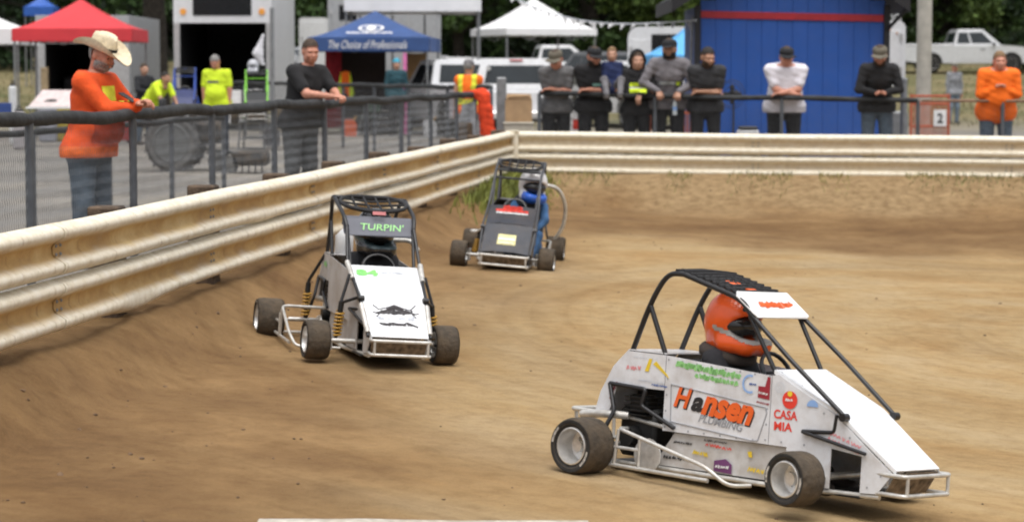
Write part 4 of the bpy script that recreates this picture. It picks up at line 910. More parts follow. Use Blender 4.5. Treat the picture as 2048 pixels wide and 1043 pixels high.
# ------------------------------------------------------------------ drivers (each its own thing, sitting in the car)
def driver(label, M, pos, suit, helm, H=1.3, hs=1.12, lean=.05, turn=0., peak=None, roll=0., stripe=None, collar=None, elb=(1., .1, -.3), gloves=DARK, visor=mat('helmet_visor', (.02, .02, .022), .12), chin=None):
    r, d = person(label, (0, 0, 0), 0, H, .95, lean, [(-.10, -.335, 1.13 * H / 1.75), (.10, -.335, 1.13 * H / 1.75)], elb, suit, 'long', suit, seat=True, hair=None, turn=turn, curl=.8, name='person', tilt=.0)
    r.matrix_world = M @ Matrix.Translation((pos[0], pos[1], pos[2] - .93 * H / 1.75)) @ Matrix.Rotation(roll, 4, 'X') @ Matrix.Rotation(pi / 2, 4, 'Z')
    h = SDF(.0085); h.ball((0, .008, .105), (.116, .142, .130), .03); h.cap((-.068, -.02, .0), (-.045, -.125, .0), .048, .042, .03); h.cap((.068, -.02, .0), (.045, -.125, .0), .048, .042, .03); h.cap((-.045, -.125, .0), (.045, -.125, .0), .042, None, .03); h.cap((0, .06, .0), (0, .05, .05), .08, .09, .05)
    h.ball((0, -.135, .075), (.135, .105, .056), .012, True)
    hv = h.run(); HM = d['HM'] @ Matrix.Scale(hs / d['k'] * .93, 4)
    ho = link('helmet', np_mesh('helmet', [place(hv, HM)], helm), r)
    v = SDF(.009); v.ball((0, -.03, .08), (.104, .10, .062), .02); link('helmet_visor', np_mesh('visor', [place(v.run(), HM)], visor), ho)
    if chin:
        q = patch(hv, lambda x, y, z: (z < .035) & (y < -.07), .003); link('chin_bar', np_mesh('chin', [place(q, HM)], chin), ho)
    if stripe:
        q = patch(hv, lambda x, y, z: (np.abs(z - .03 - .25 * (y + .12)) < .011) & (y < .03), .003)
        if q is not None: link('stripe', np_mesh('stripe', [place(q, HM)], stripe), ho)
    if peak:
        mb = MB(); n = 12
        for i in range(n):
            a0, a1 = -.8 + 1.6 * i / n, -.8 + 1.6 * (i + 1) / n
            f = lambda a, t: (sin(a) * (.118 + .02 * t), -.02 - cos(a) * (.118 + .115 * t), .155 + .028 * t - .02 * abs(sin(a)))
            vs = [f(a0, 0), f(a1, 0), f(a1, 1), f(a0, 1)]; vs += [(x, y, z - .006) for x, y, z in vs]; mb.add(vs, [(0, 1, 2, 3), (7, 6, 5, 4), (2, 3, 7, 6)])
        mb.v = [HM @ v_ for v_ in mb.v]; mb.build('peak', peak, ho, 60)
    if collar:
        mb = MB().tube([(cos(a) * .098, .03 + sin(a) * .105, -.055 + .015 * sin(a)) for a in [2 * pi * i / 20 for i in range(20)]], .033, 8, True); mb.v = [HM @ v_ for v_ in mb.v]; mb.build('neck_collar', collar, r, 80)
    return r
ORH = mat('helmet_orange', (.80, .105, .012), .3, var=.06, coat=.4)
driver('driver in bright orange helmet seated in the front white car', M1, (.52, 0, .235), cloth('suit_black', (.02, .02, .024)), ORH, 1.33, 1.2, .12, -.12, elb=(.25, .3, -1), stripe=mat('helmet_grey', (.35, .33, .31), .4), collar=mat('collar_brown', (.055, .042, .034), .85))
driver('driver in black helmet behind the green lettered dark visor', M2, (.56, .01, .235), cloth('suit_black2', (.022, .022, .026)), mat('helmet_gloss_black', (.016, .016, .018), .2, coat=.6), 1.33, 1.25, .08, .15, elb=(.25, .3, -1), stripe=mat('helmet_teal', (.05, .08, .09), .3))
driver('driver in white helmet and blue suit leaning out of the charcoal car', M3, (.50, .05, .235), cloth('suit_blue', (.045, .12, .26)), mat('helmet_white', (.74, .74, .77), .3, var=.06, dirt=.25), 1.33, 1.3, .10, .35, roll=-.07, elb=(1.8, .2, .5), chin=mat('helmet_blue', (.03, .12, .55), .3), collar=mat('collar_black', (.02, .02, .022), .8))

# ------------------------------------------------------------------ fences
def wires(p0, p1, zb, zt, pitch, r):
    d = p1 - p0; L = d.length; d.normalize(); nrm = Vector((d.y, -d.x, 0))
    nw = int(L / pitch); nz = int((zt - zb) / pitch); t = np.arange(nw) * pitch; j = np.arange(nz + 1)
    zig = np.where(j % 2 == 0, -.14, .14) * pitch
    T = t[:, None] + zig[None, :]; Z = np.broadcast_to(zb + j * (zt - zb) / nz, T.shape); n_ = np.where(j % 2 == 0, -1, 1)[None, :] * r * .7
    P = np.stack([p0.x + d.x * T + nrm.x * n_, p0.y + d.y * T + nrm.y * n_, Z], -1)
    rings = np.stack([P + r * np.array([d.x * cos(a) + nrm.x * sin(a), d.y * cos(a) + nrm.y * sin(a), 0]) for a in (0, 2.094, 4.189)], 2)
    V = rings.reshape(-1, 3); base = (np.arange(nw)[:, None] * (nz + 1) + np.arange(nz)[None, :]).ravel() * 3
    Q = np.concatenate([np.stack([base + k, base + (k + 1) % 3, base + 3 + (k + 1) % 3, base + 3 + k], 1) for k in range(3)])
    return V, Q
WIREM = mat('fence_wire', (.20, .205, .21), .5, .4, var=.1)
POSTG = mat('fence_post_grey', (.115, .125, .14), .5, .3, var=.15)
def fence(name, label, P, zt, gaps, r_pad, posts, pitch=.045, wr_=.0016, padm=FOAM, wob=.011, pr=.03, bare=False, mesh=True, group=None):
    """P(t): ground line for t in 0..1; zt(t): height of the top rail; posts: list of t"""
    a, b = P(0), P(1); root = thing(name, label, 'fence', (a.x, a.y, 0), 0, group); o = Vector((a.x, a.y, 0)); L = (b - a).length
    if mesh: stuffk(link('chain_link', np_mesh('chain_link', [wires(a - o, b - o, G0 + .06, min(zt(0), zt(1)) - .02, pitch, wr_)], WIREM, False), root))
    for t in posts:
        p = P(t) - o; MB().tube([(p.x, p.y, G0 - .05), (p.x, p.y, zt(t))], pr, 10).build('fence_post', POSTG, root, 60)
    rd = random.Random(len(label)); q = [0] + [t for t in posts if 0 < t < 1] + [1]
    for t0, t1 in zip(q[:-1], q[1:]):
        pts = []; rr = []; n = max(6, int((t1 - t0) * L / .16))
        for i in range(n + 1):
            t = t0 + (t1 - t0) * i / n; p = P(t) - o
            z = zt(t) + wob * (sin(t * L * 1.55 + 1) + .6 * sin(t * L * 3.7)) * (0 if r_pad < .03 else 1)
            pts.append((p.x, p.y, z)); rr.append(r_pad * (1 + (.05 * sin(t * L * 9) + rd.uniform(-.03, .03) if not bare else 0)) * (.8 if (i in (0, n) and not bare) else 1))
        MB().tube(pts, rr, 12).build('top_rail' if bare else 'foam_padding', padm, root, 70)
    return root
FL = lambda y: Vector((-5.2 + .1226 * y, y, 0))
ya, yb = 11.2, 37.6
ps = [(y - ya) / (yb - ya) for y in [13.4 + 2.462 * i for i in range(10)] if y < yb] + [1.0]
fence('chain_link_fence', 'near chain link fence topped with thick black foam, beside the left rail', lambda t: FL(ya + (yb - ya) * t), lambda t: 1.69 - .035 * t, None, .05, ps)
F2 = lambda y: Vector((-7.6 + .1226 * y, y, 0))
fence('chain_link_fence', 'lower padded fence across the walkway behind the orange hoodie man', lambda t: F2(13 + 18 * t), lambda t: 1.42, None, .034, [i / 7 for i in range(8)], .06, .0018, mesh=True, wob=.008)
A_, B_ = Vector((-.34, 38.4, 0)), Vector((X_at(450, 60), 60., 0))
fence('chain_link_fence', 'far fence with black top rail leading back to the blue canopy', lambda t: A_.lerp(B_, t), lambda t: 1.76 + .0 * t, None, .042, [i / 9 for i in range(10)], .06, .0018, wob=.008)
C_, D_ = Vector((.42, 36.25, 0)), Vector((.42, 36.25, 0)) + bdir * 5.75
fence('chain_link_fence', 'spectator fence with black padded rail in front of the blue building', lambda t: C_.lerp(D_, t), lambda t: 1.685 - .10 * t, None, .042, [0, .31, .645, 1.], .03, .0014, wob=.008)
E_ = D_ + bdir * 4.5
fence('chain_link_fence', 'bare rusty rail fence in front of the wide orange shirt', lambda t: (D_ + bdir * .05).lerp(E_, t), lambda t: 1.585 - .02 * t, None, .022, [.27, 1.], .03, .0012, padm=mat('rusty_pipe', (.22, .13, .08), .7, var=.3), bare=True)
g = MB().box((X_at(1003, 37.9), 37.9, 1.18), (.16, .16, 1.5), bev=.02)
tag(g.build('gate_post', STEELG), 'thick grey square post ending the fence beside the cardboard box', 'post')

# ------------------------------------------------------------------ spectators and crew
def fence_y(x): return 36.25 + (x - .42) * bdir.y / bdir.x
def fence_top(x): return 1.685 - .10 * min(1, (x - .42) / 5.7)
def spect(px, label, back=.26, **kw):
    y = 36.3; x = 0
    for _ in range(3): x = X_at(px, y); y = fence_y(x) + back
    zr = fence_top(x) - G0 + .062; kw.setdefault('wr', [Vector((.10, -back + .0, zr)), Vector((-.08, -back - .02, zr + .015))])
    if callable(kw['wr']): kw['wr'] = kw['wr'](zr, back)
    kw.setdefault('pole', (1.5, .45, -.25)); kw.setdefault('hm', ((1, -.15, -.05), (-1, -.15, -.05)))
    kw['H'] *= 1.08; kw['w'] = kw.get('w', 1.) + .08; kw['lean'] += .16; kw['tilt'] = kw.get('tilt', 0) - .10; kw.setdefault('neckl', .022); kw.setdefault('scale_h', 1.13); kw['hem'] = kw.get('hem', 0) - .04
    return person(label, (x, y, G0), kw.pop('face', 0.), group='spectators leaning on the far fence', **kw)
TEEG = cloth('tee_grey', (.135, .135, .14)); HOODG = cloth('hoodie_grey', (.185, .175, .19)); TEEW = cloth('tee_white', (.70, .68, .74), .06); ORS = cloth('hi_vis_orange', (.95, .17, .012), .06); HVY = cloth('hi_vis_yellow', (.62, .80, .03), .08); TEAL = cloth('print_teal', (.25, .5, .46))
CAPB = cloth('cap_black', (.016, .017, .02)); CAPG = cloth('cap_olive', (.14, .125, .095)); NAVY = cloth('navy_knit', (.018, .03, .10))
chestp = lambda x0, x1, z0, z1: (lambda x, y, z: (x > x0) & (x < x1) & (z > z0) & (z < z1) & (y < -.12))
spect(1112, 'spectator in grey tee and olive cap, first at the fence beside the box', turn=-0.3, H=1.78, lean=.30, shirt=TEEG, pants=BLKC, skin='red', hat='cap', hatcol=CAPG, tilt=.35, w=1.05)
spect(1186, 'spectator in black tee with teal print holding a child on one arm', turn=0.25, H=1.80, lean=.24, shirt=BLKC, pants=BLKC, skin='red', hat='cap', hatcol=CAPB, beard='dark', tilt=.2, w=1.2, patches=[('print', TEAL, chestp(-.02, .18, 1.315, 1.365), .005)])
yk = fence_y(X_at(1218, 36.4)) + .27
ch, _ = person('small child in navy top held up beside the black tee spectator', (X_at(1222, yk), yk - .22, 1.20), .0, 1.12, 1.15, .0, [(-.07, -.12, .56), (.07, -.12, .56)], shirt=NAVY, sleeve='long', pants=GRYC, hair='fair', skin='fair', seat=True, scale_h=1.45)
spect(1273, 'spectator with black hood up and yellow striped chest', turn=0.12, H=1.72, lean=.12, shirt=BLKC, sleeve='long', pants=BLKC, hat='hooded', hatcol=BLKC, hood=True, skin='fair', w=1.0, wr=lambda z, b: [Vector((.10, -b - .02, z + .01)), Vector((.02, -b - .10, z - .05))], hm=((1, -.1, -.1), (-.2, -.3, -1)), patches=[('stripe', HVY, chestp(-.125, .125, 1.225, 1.275), .006), ('stripe', HVY, chestp(-.125, .125, 1.315, 1.365), .006), ('stripe', cloth('reflective_grey', (.5, .5, .48)), chestp(-.125, .125, 1.275, 1.315), .005)])
spect(1336, 'tall spectator in grey hoodie and black cap holding a bottle', turn=-0.2, H=1.89, lean=.14, shirt=HOODG, sleeve='long', pants=BLKC, hat='cap', hatcol=CAPB, hood=True, beard='dark', skin='tan', w=1.2, wr=lambda z, b: [Vector((-.17, -b - .05, z + .01)), Vector((.13, -b - .06, z + .0))], hm=((.1, -.6, -.7), (-.1, -.6, -.7)), curl=.8, patches=[('print', cloth('print_pale', (.42, .46, .47)), chestp(-.16, .08, 1.345, 1.385), .005), ('print', HVY, chestp(.10, .16, 1.33, 1.39), .005)])
spect(1410, 'spectator in charcoal tee with dark hair and folded arms beside the blue wall', turn=0.35, H=1.80, lean=.30, shirt=cloth('tee_charcoal', (.035, .036, .04)), pants=BLKC, hair='dark', skin='tan', tilt=.15, beard='brown', w=1.15)
spect(1567, back=.36, label='heavy spectator in white tee and black cap against the blue wall', H=1.80, lean=.26, shirt=TEEW, pants=BLKC, hat='cap', hatcol=CAPB, skin='red', tilt=.2, w=1.42, belly=.07)
spect(1752, 'spectator in black jacket and olive cap with clasped hands', turn=-0.15, H=1.82, lean=.26, shirt=cloth('jacket_black', (.018, .018, .02)), sleeve='long', pants=DENIM, hat='cap', hatcol=CAPG, skin='red', tilt=.3, w=1.15, beard='brown', wr=lambda z, b: [Vector((-.05, -b - .06, z + .04)), Vector((.05, -b - .06, z + .04))], hm=((.7, -.4, .2), (-.7, -.4, .2)), curl=.8)
spect(1990, 'spectator in bright orange shirt at the bare rail', H=1.72, lean=.22, shirt=ORS, sleeve='long', pants=DENIM, hair='fair', skin='red', w=1.4, belly=.06, hem=-.16, wr=lambda z, b: [Vector((-.04, -b + .0, z + .13)), Vector((.04, -b + .0, z + .13))], hm=((.6, -.5, .5), (-.6, -.5, .5)), curl=.8)
person('man in grey jacket and jeans walking beyond the orange barrier', (X_at(1905, 69), 69, G0 + .02), .4, 1.76, 1.1, .05, None, shirt=cloth('jacket_grey', (.24, .25, .27)), sleeve='long', pants=DENIML, hair='grey', hat='cap', hatcol=CAPG, skin='red')
person('man in orange hoodie and cream cowboy hat leaning on the near fence', (X_at(178, 18.4), 18.4, G0), 1.22, 1.77, 1.26, .16, [Vector((.02, -.43, 1.26)), Vector((-.02, -.45, 1.28))], (1., .5, -.6), cloth('hoodie_orange', (.74, .085, .012), .12), 'long', DENIM, 'red', 'grey', 'cowboy', mat('straw_hat', (.72, .62, .44), .8, var=.1, scale=40, bump=.3), .075, .30, -.12, True, 'grey', .8, hm=((.3, -.8, .3), (-.1, -.9, .3)),
       patches=[('hi_vis_stripe', cloth('lime_stripe', (.72, .72, .05)), lambda x, y, z: (y > .115) & (z > 1.02) & (z < 1.40) & (np.abs(x) < .22), .005), ('hi_vis_stripe', cloth('lime_stripe', (.72, .72, .05)), lambda x, y, z: (y < -.15) & (y > -.36) & (z > 1.27) & (z < 1.42) & (np.abs(x + .02) < .085), .006), ('waistband', cloth('waistband_orange', (.80, .15, .03)), lambda x, y, z: z < .955, .006), ('pocket', cloth('pocket_rust', (.42, .05, .015)), lambda x, y, z: (z > .98) & (z < 1.17) & (y < -.12) & (np.abs(x) < .2), .006)], name='person')
person('man in black tee with brown hair leaning on the near fence', (X_at(600, 25.7), 25.7, G0), .85, 1.88, 1.2, .27, [Vector((-.02, -.52, 1.27)), Vector((.06, -.54, 1.27))], (1., .5, -.7), BLKC, 'short', cloth('trouser_grey', (.09, .095, .10)), 'red', 'brown', None, None, .05, .1, -.45, None, None, .8, hm=((.4, -.8, -.1), (-.3, -.9, -.1)))
def crew(px, d, label, **kw): return person(label, (X_at(px, d), d, gz(X_at(px, d), d)), kw.pop('face', 0), **kw)
crew(437, 44, 'crew man in neon yellow tee with grey hair before the open trailer', face=-.3, H=1.84, w=1.25, lean=.08, tilt=.5, shirt=HVY, pants=cloth('navy_trouser', (.03, .04, .06)), hair='grey', skin='red', belly=.05, patches=[('print', GRYC, chestp(-.12, .10, 1.33, 1.37), .005)])
crew(318, 47, 'crew member in yellow tee bending over beside the blue cage', face=.9, H=1.72, w=1.05, lean=.0, bend=.95, shirt=HVY, pants=BLKC, hair='dark', skin='tan', wr=[Vector((-.15, -.55, .62)), Vector((.15, -.55, .62))])
crew(289, 50, 'person in dark jacket with long brown hair standing by the canopy leg', face=.7, H=1.70, w=1.0, lean=.05, shirt=cloth('jacket_dark', (.02, .021, .025)), sleeve='long', pants=DENIM, hair='brown', hair_len=.16, skin='fair', wr=[Vector((-.02, -.25, 1.12)), Vector((.06, -.27, 1.12))])
crew(937, 39.2, 'marshal seen from behind in orange and yellow safety vest', face=2.9, H=1.72, w=1.05, lean=.05, shirt=ORS, sleeve='none', pants=cloth('trouser_pale', (.35, .35, .35)), hair='grey', hat='cap', hatcol=GRYC, patches=[('vest_stripe', cloth('vest_yellow', (.75, .75, .05)), lambda x, y, z: (np.abs(np.abs(x) - .115) < .042) & (z > 1.02), .006), ('vest_stripe', cloth('vest_yellow', (.75, .75, .05)), lambda x, y, z: (z > 1.0) & (z < 1.09), .006)])
crew(793, 57, 'person in teal beanie and dark clothes under the blue canopy', face=.3, H=1.84, w=1.05, lean=.05, shirt=cloth('shirt_teal', (.02, .07, .09)), sleeve='long', pants=BLKC, hat='beanie', hatcol=cloth('beanie_teal', (.05, .3, .42)), hair='dark')
crew(1018, 70, 'person in dark shirt standing under the white canopy', face=.1, H=1.8, w=1.1, lean=.05, shirt=BLKC, pants=BLKC, hair='brown', skin='red')
crew(968, 66, 'person in lime vest standing behind the white pickup', face=.5, H=1.78, w=1.1, lean=.05, shirt=HVY, pants=DENIM, hair='brown', skin='red')

# ------------------------------------------------------------------ road vehicles
CARW = mat('truck_white', (.74, .75, .77), .3, var=.04, dirt=.10, coat=.5); CARS = mat('truck_silver', (.64, .65, .67), .32, .15, var=.05, coat=.5); CARG = mat('truck_grey', (.16, .165, .175), .35, .3, var=.1, coat=.5)
TRIM = mat('black_plastic', (.025, .025, .027), .6, var=.2); GL = glass(); TAIL = mat('tail_lamp', (.42, .01, .015), .25); LAMP = mat('head_lamp', (.7, .72, .74), .15); PLATE = mat('licence_plate', (.55, .56, .58), .5)
def road_wheel(parent, c, r=.39, w=.26):
    t = MB().lathe([(r * .62, -w / 2), (r * .9, -w / 2), (r, -w * .36), (r, w * .36), (r * .9, w / 2), (r * .62, w / 2)], c, 'Y', 24).build('wheel', RUBBERB, parent, 50)
    rm = MB()
    for s in (-1, 1): rm.lathe([(r * .62, s * w * .47), (r * .6, s * w * .52), (r * .5, s * w * .36), (r * .25, s * w * .42), (.01, s * w * .46)], c, 'Y', 20)
    rm.build('rim', CHROME, t, 50); return t
def hexa(mb, b, t): return mb.add(list(b) + list(t), [(0, 1, 2, 3), (7, 6, 5, 4), (0, 1, 5, 4), (1, 2, 6, 5), (2, 3, 7, 6), (3, 0, 4, 7)])
def on_face(mb, q, u0, u1, v0, v1, off):
    a, b, c, d = [Vector(x) for x in q]; n = (b - a).cross(d - a).normalized(); P = lambda u, v: (a * (1 - u) + b * u) * (1 - v) + (d * (1 - u) + c * u) * v + n * off
    lo = [P(u0, v0), P(u1, v0), P(u1, v1), P(u0, v1)]; mb.add([p - n * .012 for p in lo] + lo, [(4, 5, 6, 7), (0, 1, 5, 4), (1, 2, 6, 5), (2, 3, 7, 6), (3, 0, 4, 7)])
def pickup(label, loc, yaw, paint, topper=False, L=5.6, W=1.94, rack=False):
    root = thing('pickup_truck', label, 'pickup truck', loc, yaw, 'vehicles parked in the pits'); h = W / 2
    def archp(cx, r=.47, n=9): return [(cx - r * cos(pi * i / n), .42 + r * sin(pi * i / n)) for i in range(n + 1)]
    poly = [(-2.74, .50)] + archp(-1.62) + archp(1.78) + [(2.66, .45), (2.78, .58), (2.80, .92), (2.68, 1.06), (2.0, 1.14), (1.30, 1.18), (-.72, 1.16), (-2.76, 1.14), (-2.78, .9)]
    mb = MB().prism(poly, -h, h, 'Y'); mb.build('body', paint, root)
    MB().box((-.0, 0, .62), (5.2, W - .3, .4)).build('underbody', DARK, root)
    if not topper:
        bl = MB().box((-1.73, 0, 1.15), (1.9, W - .2, .03)); bl.build('bed_shade_plate', TRIM, root)  # flat dark plate standing in for the shaded hollow of the open bed
        for s in (-1, 1): MB().box((-1.74, s * (h - .045), 1.19), (2.04, .09, .07), bev=.02).build('bed_rail', paint, root)
        MB().box((-2.74, 0, 1.18), (.07, W - .04, .06), bev=.015).build('bed_rail', paint, root)
    B = [(-.70, -h + .02, 1.15), (1.36, -h + .02, 1.17), (1.36, h - .02, 1.17), (-.70, h - .02, 1.15)]; T = [(-.52, -h + .17, 1.80), (.60, -h + .17, 1.82), (.60, h - .17, 1.82), (-.52, h - .17, 1.80)]
    cb = hexa(MB(), B, T); cb.build('cab', paint, root)
    MB().box((.04, 0, 1.815), (1.06, W - .42, .05), bev=.02).build('cab_roof', paint, root)
    for s, q in ((-1, (B[0], B[1], T[1], T[0])), (1, (B[2], B[3], T[3], T[2]))):
        a, b2 = ((.06, .36), (.40, .86)) if s < 0 else ((.64, .94), (.14, .60))
        for u in (a, b2): m = MB(); on_face(m, q, u[0], u[1], .14, .86, .006); m.build('side_window', GL, root)
        for x0 in (-.55, .35): MB().box((x0 + .42, s * (h + .001), .86), (.84, .012, .62), bev=.004).build('door_panel', paint, root)
        MB().box((.55, s * (h + .02), 1.0), (.2, .03, .035), bev=.01).build('door_handle', TRIM, root)
        MB().box((1.0, s * (h + .12), 1.22), (.10, .18, .15), bev=.03).build('mirror', TRIM, root)
        MB().box((-2.765, s * (h - .09), .93), (.05, .15, .34), bev=.02).build('tail_light', TAIL, root)
        MB().box((2.75, s * (h - .2), .90), (.12, .34, .17), bev=.03).build('headlight', LAMP, root)
        for cx in (-1.62, 1.78): road_wheel(root, (cx, s * (h - .14), .39))
        MB().prism([(x, z) for x, z in archp(-1.62, .49)] + [(x, z) for x, z in archp(-1.62, .455)][::-1], s * (h - .005), s * (h + .012)).build('arch_trim', paint, root)
    m = MB(); on_face(m, (B[3], B[0], T[0], T[3]), .1, .9, .2, .88, .006); m.build('rear_window', GL, root)
    m = MB(); on_face(m, (B[1], B[2], T[2], T[1]), .05, .95, .06, .94, .006); m.build('windscreen', GL, root)
    MB().box((-2.785, 0, .88), (.03, W - .46, .46), bev=.012).build('tailgate', paint, root)
    MB().box((-2.86, 0, .58), (.16, W - .1, .17), bev=.03).build('rear_bumper', CHROME, root); MB().box((-2.945, 0, .60), (.01, .30, .14)).build('plate', PLATE, root)
    MB().box((2.86, 0, .56), (.18, W - .06, .22), bev=.05).build('front_bumper', CHROME, root)
    for i in range(4): MB().box((2.81, 0, .78 + .07 * i), (.02, W - .75, .03)).build('grille_bar', CHROME, root)
    if topper:
        B2 = [(-2.76, -h + .01, 1.145), (-.74, -h + .01, 1.16), (-.74, h - .01, 1.16), (-2.76, h - .01, 1.145)]; T2 = [(-2.58, -h + .2, 1.84), (-.70, -h + .18, 1.86), (-.70, h - .18, 1.86), (-2.58, h - .2, 1.84)]
        c = hexa(MB(), B2, T2).build('canopy_shell', paint, root)
        m = MB(); on_face(m, (B2[3], B2[0], T2[0], T2[3]), .11, .89, .2, .78, .006); m.build('rear_window', GL, c)
        for s, q in ((-1, (B2[0], B2[1], T2[1], T2[0])), (1, (B2[2], B2[3], T2[3], T2[2]))): m = MB(); on_face(m, q, .1, .9, .25, .75, .006); m.build('side_window', GL, c)
        MB().box((-2.62, 0, 1.80), (.03, .3, .04), bev=.01).build('brake_light', TAIL, c)
        for y in (-.62, .62): MB().lathe([(.0, -.02), (.055, -.02), (.055, .0), (0, .0)], (-2.70, y, 1.62), 'X', 12).build('window_latch', CHROME, c, 50)
    if rack:
        for x in (-.6, -2.6): MB().tube(arc([(x, -h + .08, 1.15), (x, -h + .1, 1.85), (x, h - .1, 1.85), (x, h - .08, 1.15)], .1), .03, 8).build('rack_hoop', CARW, root, 60)
    return root
def veh(px, d, yaw, label, paint, **kw): x = X_at(px, d); return pickup(label, (x, d, gz(x, d)), yaw, paint, **kw)
veh(1043, 55.5, pi / 2 - .05, 'white pickup with canopy shell and dark rear window, tail towards the track', CARW, topper=True)
veh(1926, 101, .04, 'silver pickup parked side on at the foot of the right hand trees', CARS)
veh(905, 74, .5, 'white pickup parked nose away beneath the white awning', CARW, rack=True)
veh(918, 58.5, pi / 2 + .35, 'white pickup with dark side window showing beside the blue canopy', CARW)
veh(568, 84, -.35, 'silver pickup facing right behind the open trailer', CARS)
veh(1205, 80, pi / 2 + .5, 'grey pickup standing right of the white canopy', CARG)
veh(1262, 66, pi * .62, 'white pickup cab showing beside the rounded white trailer', CARW)
veh(1105, 86, .12, 'white pickup parked side on under the white canopy eave', CARW)

# ------------------------------------------------------------------ trailers, cabin, shed
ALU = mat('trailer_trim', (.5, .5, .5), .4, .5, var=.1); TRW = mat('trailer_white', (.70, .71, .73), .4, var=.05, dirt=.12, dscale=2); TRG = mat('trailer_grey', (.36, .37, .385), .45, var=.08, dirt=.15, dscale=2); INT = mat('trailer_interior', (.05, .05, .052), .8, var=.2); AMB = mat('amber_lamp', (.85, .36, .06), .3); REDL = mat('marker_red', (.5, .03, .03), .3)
def trailer(label, px, d, yaw, W, L, z0, z1, m, opening=None, window=None, round_=.12, lamps=False, ribs=0, name='box_trailer'):
    """rear face towards local -Y; opening: (x0, x1, z0, z1) hole in the rear face"""
    x = X_at(px, d); g_ = gz(x, d); root = thing(name, label, 'trailer', (x, d, g_), yaw, 'trailers parked in the pits'); h = W / 2; t = .05
    rr = round_
    def outline(hh, r, zb, zt): return [(-hh, zb), (hh, zb), (hh, zt - r)] + [(hh - r + r * cos(a), zt - r + r * sin(a)) for a in (pi / 8, pi / 4, 3 * pi / 8, pi / 2)] + [(-hh + r + r * cos(a), zt - r + r * sin(a)) for a in (pi / 2, 5 * pi / 8, 3 * pi / 4, 7 * pi / 8, pi)]
    if opening:
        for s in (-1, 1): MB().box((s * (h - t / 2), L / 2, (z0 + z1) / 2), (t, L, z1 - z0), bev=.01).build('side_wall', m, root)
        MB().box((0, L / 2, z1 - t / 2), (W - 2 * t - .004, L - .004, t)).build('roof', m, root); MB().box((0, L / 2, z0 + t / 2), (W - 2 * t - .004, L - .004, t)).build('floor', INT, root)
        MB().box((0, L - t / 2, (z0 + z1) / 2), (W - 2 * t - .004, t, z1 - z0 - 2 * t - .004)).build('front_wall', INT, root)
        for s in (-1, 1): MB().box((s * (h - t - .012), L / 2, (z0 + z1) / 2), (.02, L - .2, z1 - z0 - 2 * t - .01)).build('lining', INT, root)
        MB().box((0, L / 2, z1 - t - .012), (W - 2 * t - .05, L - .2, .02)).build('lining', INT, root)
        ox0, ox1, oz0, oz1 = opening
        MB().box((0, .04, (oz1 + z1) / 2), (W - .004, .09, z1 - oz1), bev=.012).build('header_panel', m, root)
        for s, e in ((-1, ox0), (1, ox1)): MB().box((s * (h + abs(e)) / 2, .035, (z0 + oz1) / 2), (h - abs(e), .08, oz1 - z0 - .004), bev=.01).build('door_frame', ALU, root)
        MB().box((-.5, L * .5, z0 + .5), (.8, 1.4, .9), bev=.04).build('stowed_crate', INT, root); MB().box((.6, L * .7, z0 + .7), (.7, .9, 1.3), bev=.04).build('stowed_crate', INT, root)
    else:
        o1, o2 = outline(h, rr, z0, z1), outline(h, rr, z0, z1); MB().prism(o1, 0, L, 'Y').build('shell', m, root, 35)
        for s in (-1, 1): MB().box((s * (h + .006), L / 2, z0 + .06), (.02, L - .02, .1)).build('skirt_trim', ALU, root)
        MB().box((0, -.012, (z0 + z1 - rr) / 2 + .02), (W - .24, .02, z1 - z0 - rr - .12), bev=.008).build('rear_door', m, root)
        for s in (-1, 1):
            for z in (.25, .75): MB().box((s * (h - .1), -.03, z0 + (z1 - z0) * z), (.06, .03, .12)).build('hinge', ALU, root)
    if window:
        a, b, c, e = window; MB().box(((a + b) / 2, -.03 if not opening else -.015, (c + e) / 2), (b - a, .03, e - c), bev=.012).build('window', mat('smoked_window', (.012, .013, .015), .15), root)
    if lamps:
        for s in (-1, 1): MB().lathe([(.0, -.03), (.085, -.03), (.085, 0), (0, 0)], (s * h * .80, -.0, (opening[3] + .30)), 'Y', 14).build('amber_lamp', AMB, root, 50)
        for x_ in (-.24, 0, .24): MB().box((x_, -.012, z1 - .1), (.12, .03, .06), bev=.01).build('marker_lamp', REDL, root)
        for s in (-1, 1): MB().box((s * h * .82, -.012, z1 - .1), (.12, .03, .06), bev=.01).build('marker_lamp', REDL, root)
    for i in range(ribs): MB().box((-h + (i + 1) * W / (ribs + 1), -.02, (z0 + z1) / 2), (.045, .04, z1 - z0 - .3)).build('rib', TRIM if i % 2 else ALU, root)
    for s in (-1, 1):
        for y_ in (L * .45, L * .45 + .85): w_ = road_wheel(root, (0, 0, 0), .34, .22); w_.rotation_euler = (0, 0, pi / 2); w_.location = (s * (h - .13), y_, .34)
    MB().tube([(0, L, .5), (0, L + 1.1, .5)], .05, 8).build('tow_bar', DARK, root, 50); MB().tube([(0, L + .8, .5), (0, L + .8, 0)], .035, 8).build('jack', DARK, root, 50)
    return root
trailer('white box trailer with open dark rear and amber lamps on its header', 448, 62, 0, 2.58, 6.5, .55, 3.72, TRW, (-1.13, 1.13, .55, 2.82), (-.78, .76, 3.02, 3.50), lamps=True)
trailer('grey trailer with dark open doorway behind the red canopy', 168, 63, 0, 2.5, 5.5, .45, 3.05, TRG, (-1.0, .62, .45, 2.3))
trailer('large grey ribbed trailer standing behind the blue canopy', 770, 69, .03, 3.3, 3., .4, 4.2, TRG, None, (-1.32, -.80, 3.0, 3.45), ribs=6)
trailer('rounded white trailer with dark window band beside the light blue canopy', 1335, 63, -.25, 2.2, 4.5, .4, 2.75, TRW, None, (-.45, 1.0, 2.0, 2.55), .3)
trailer('white upright trailer end with rust spots at the right of the blue building', 1772, 47, 0, .72, 2.4, 1.25, 2.56, TRW, None, None, .16)
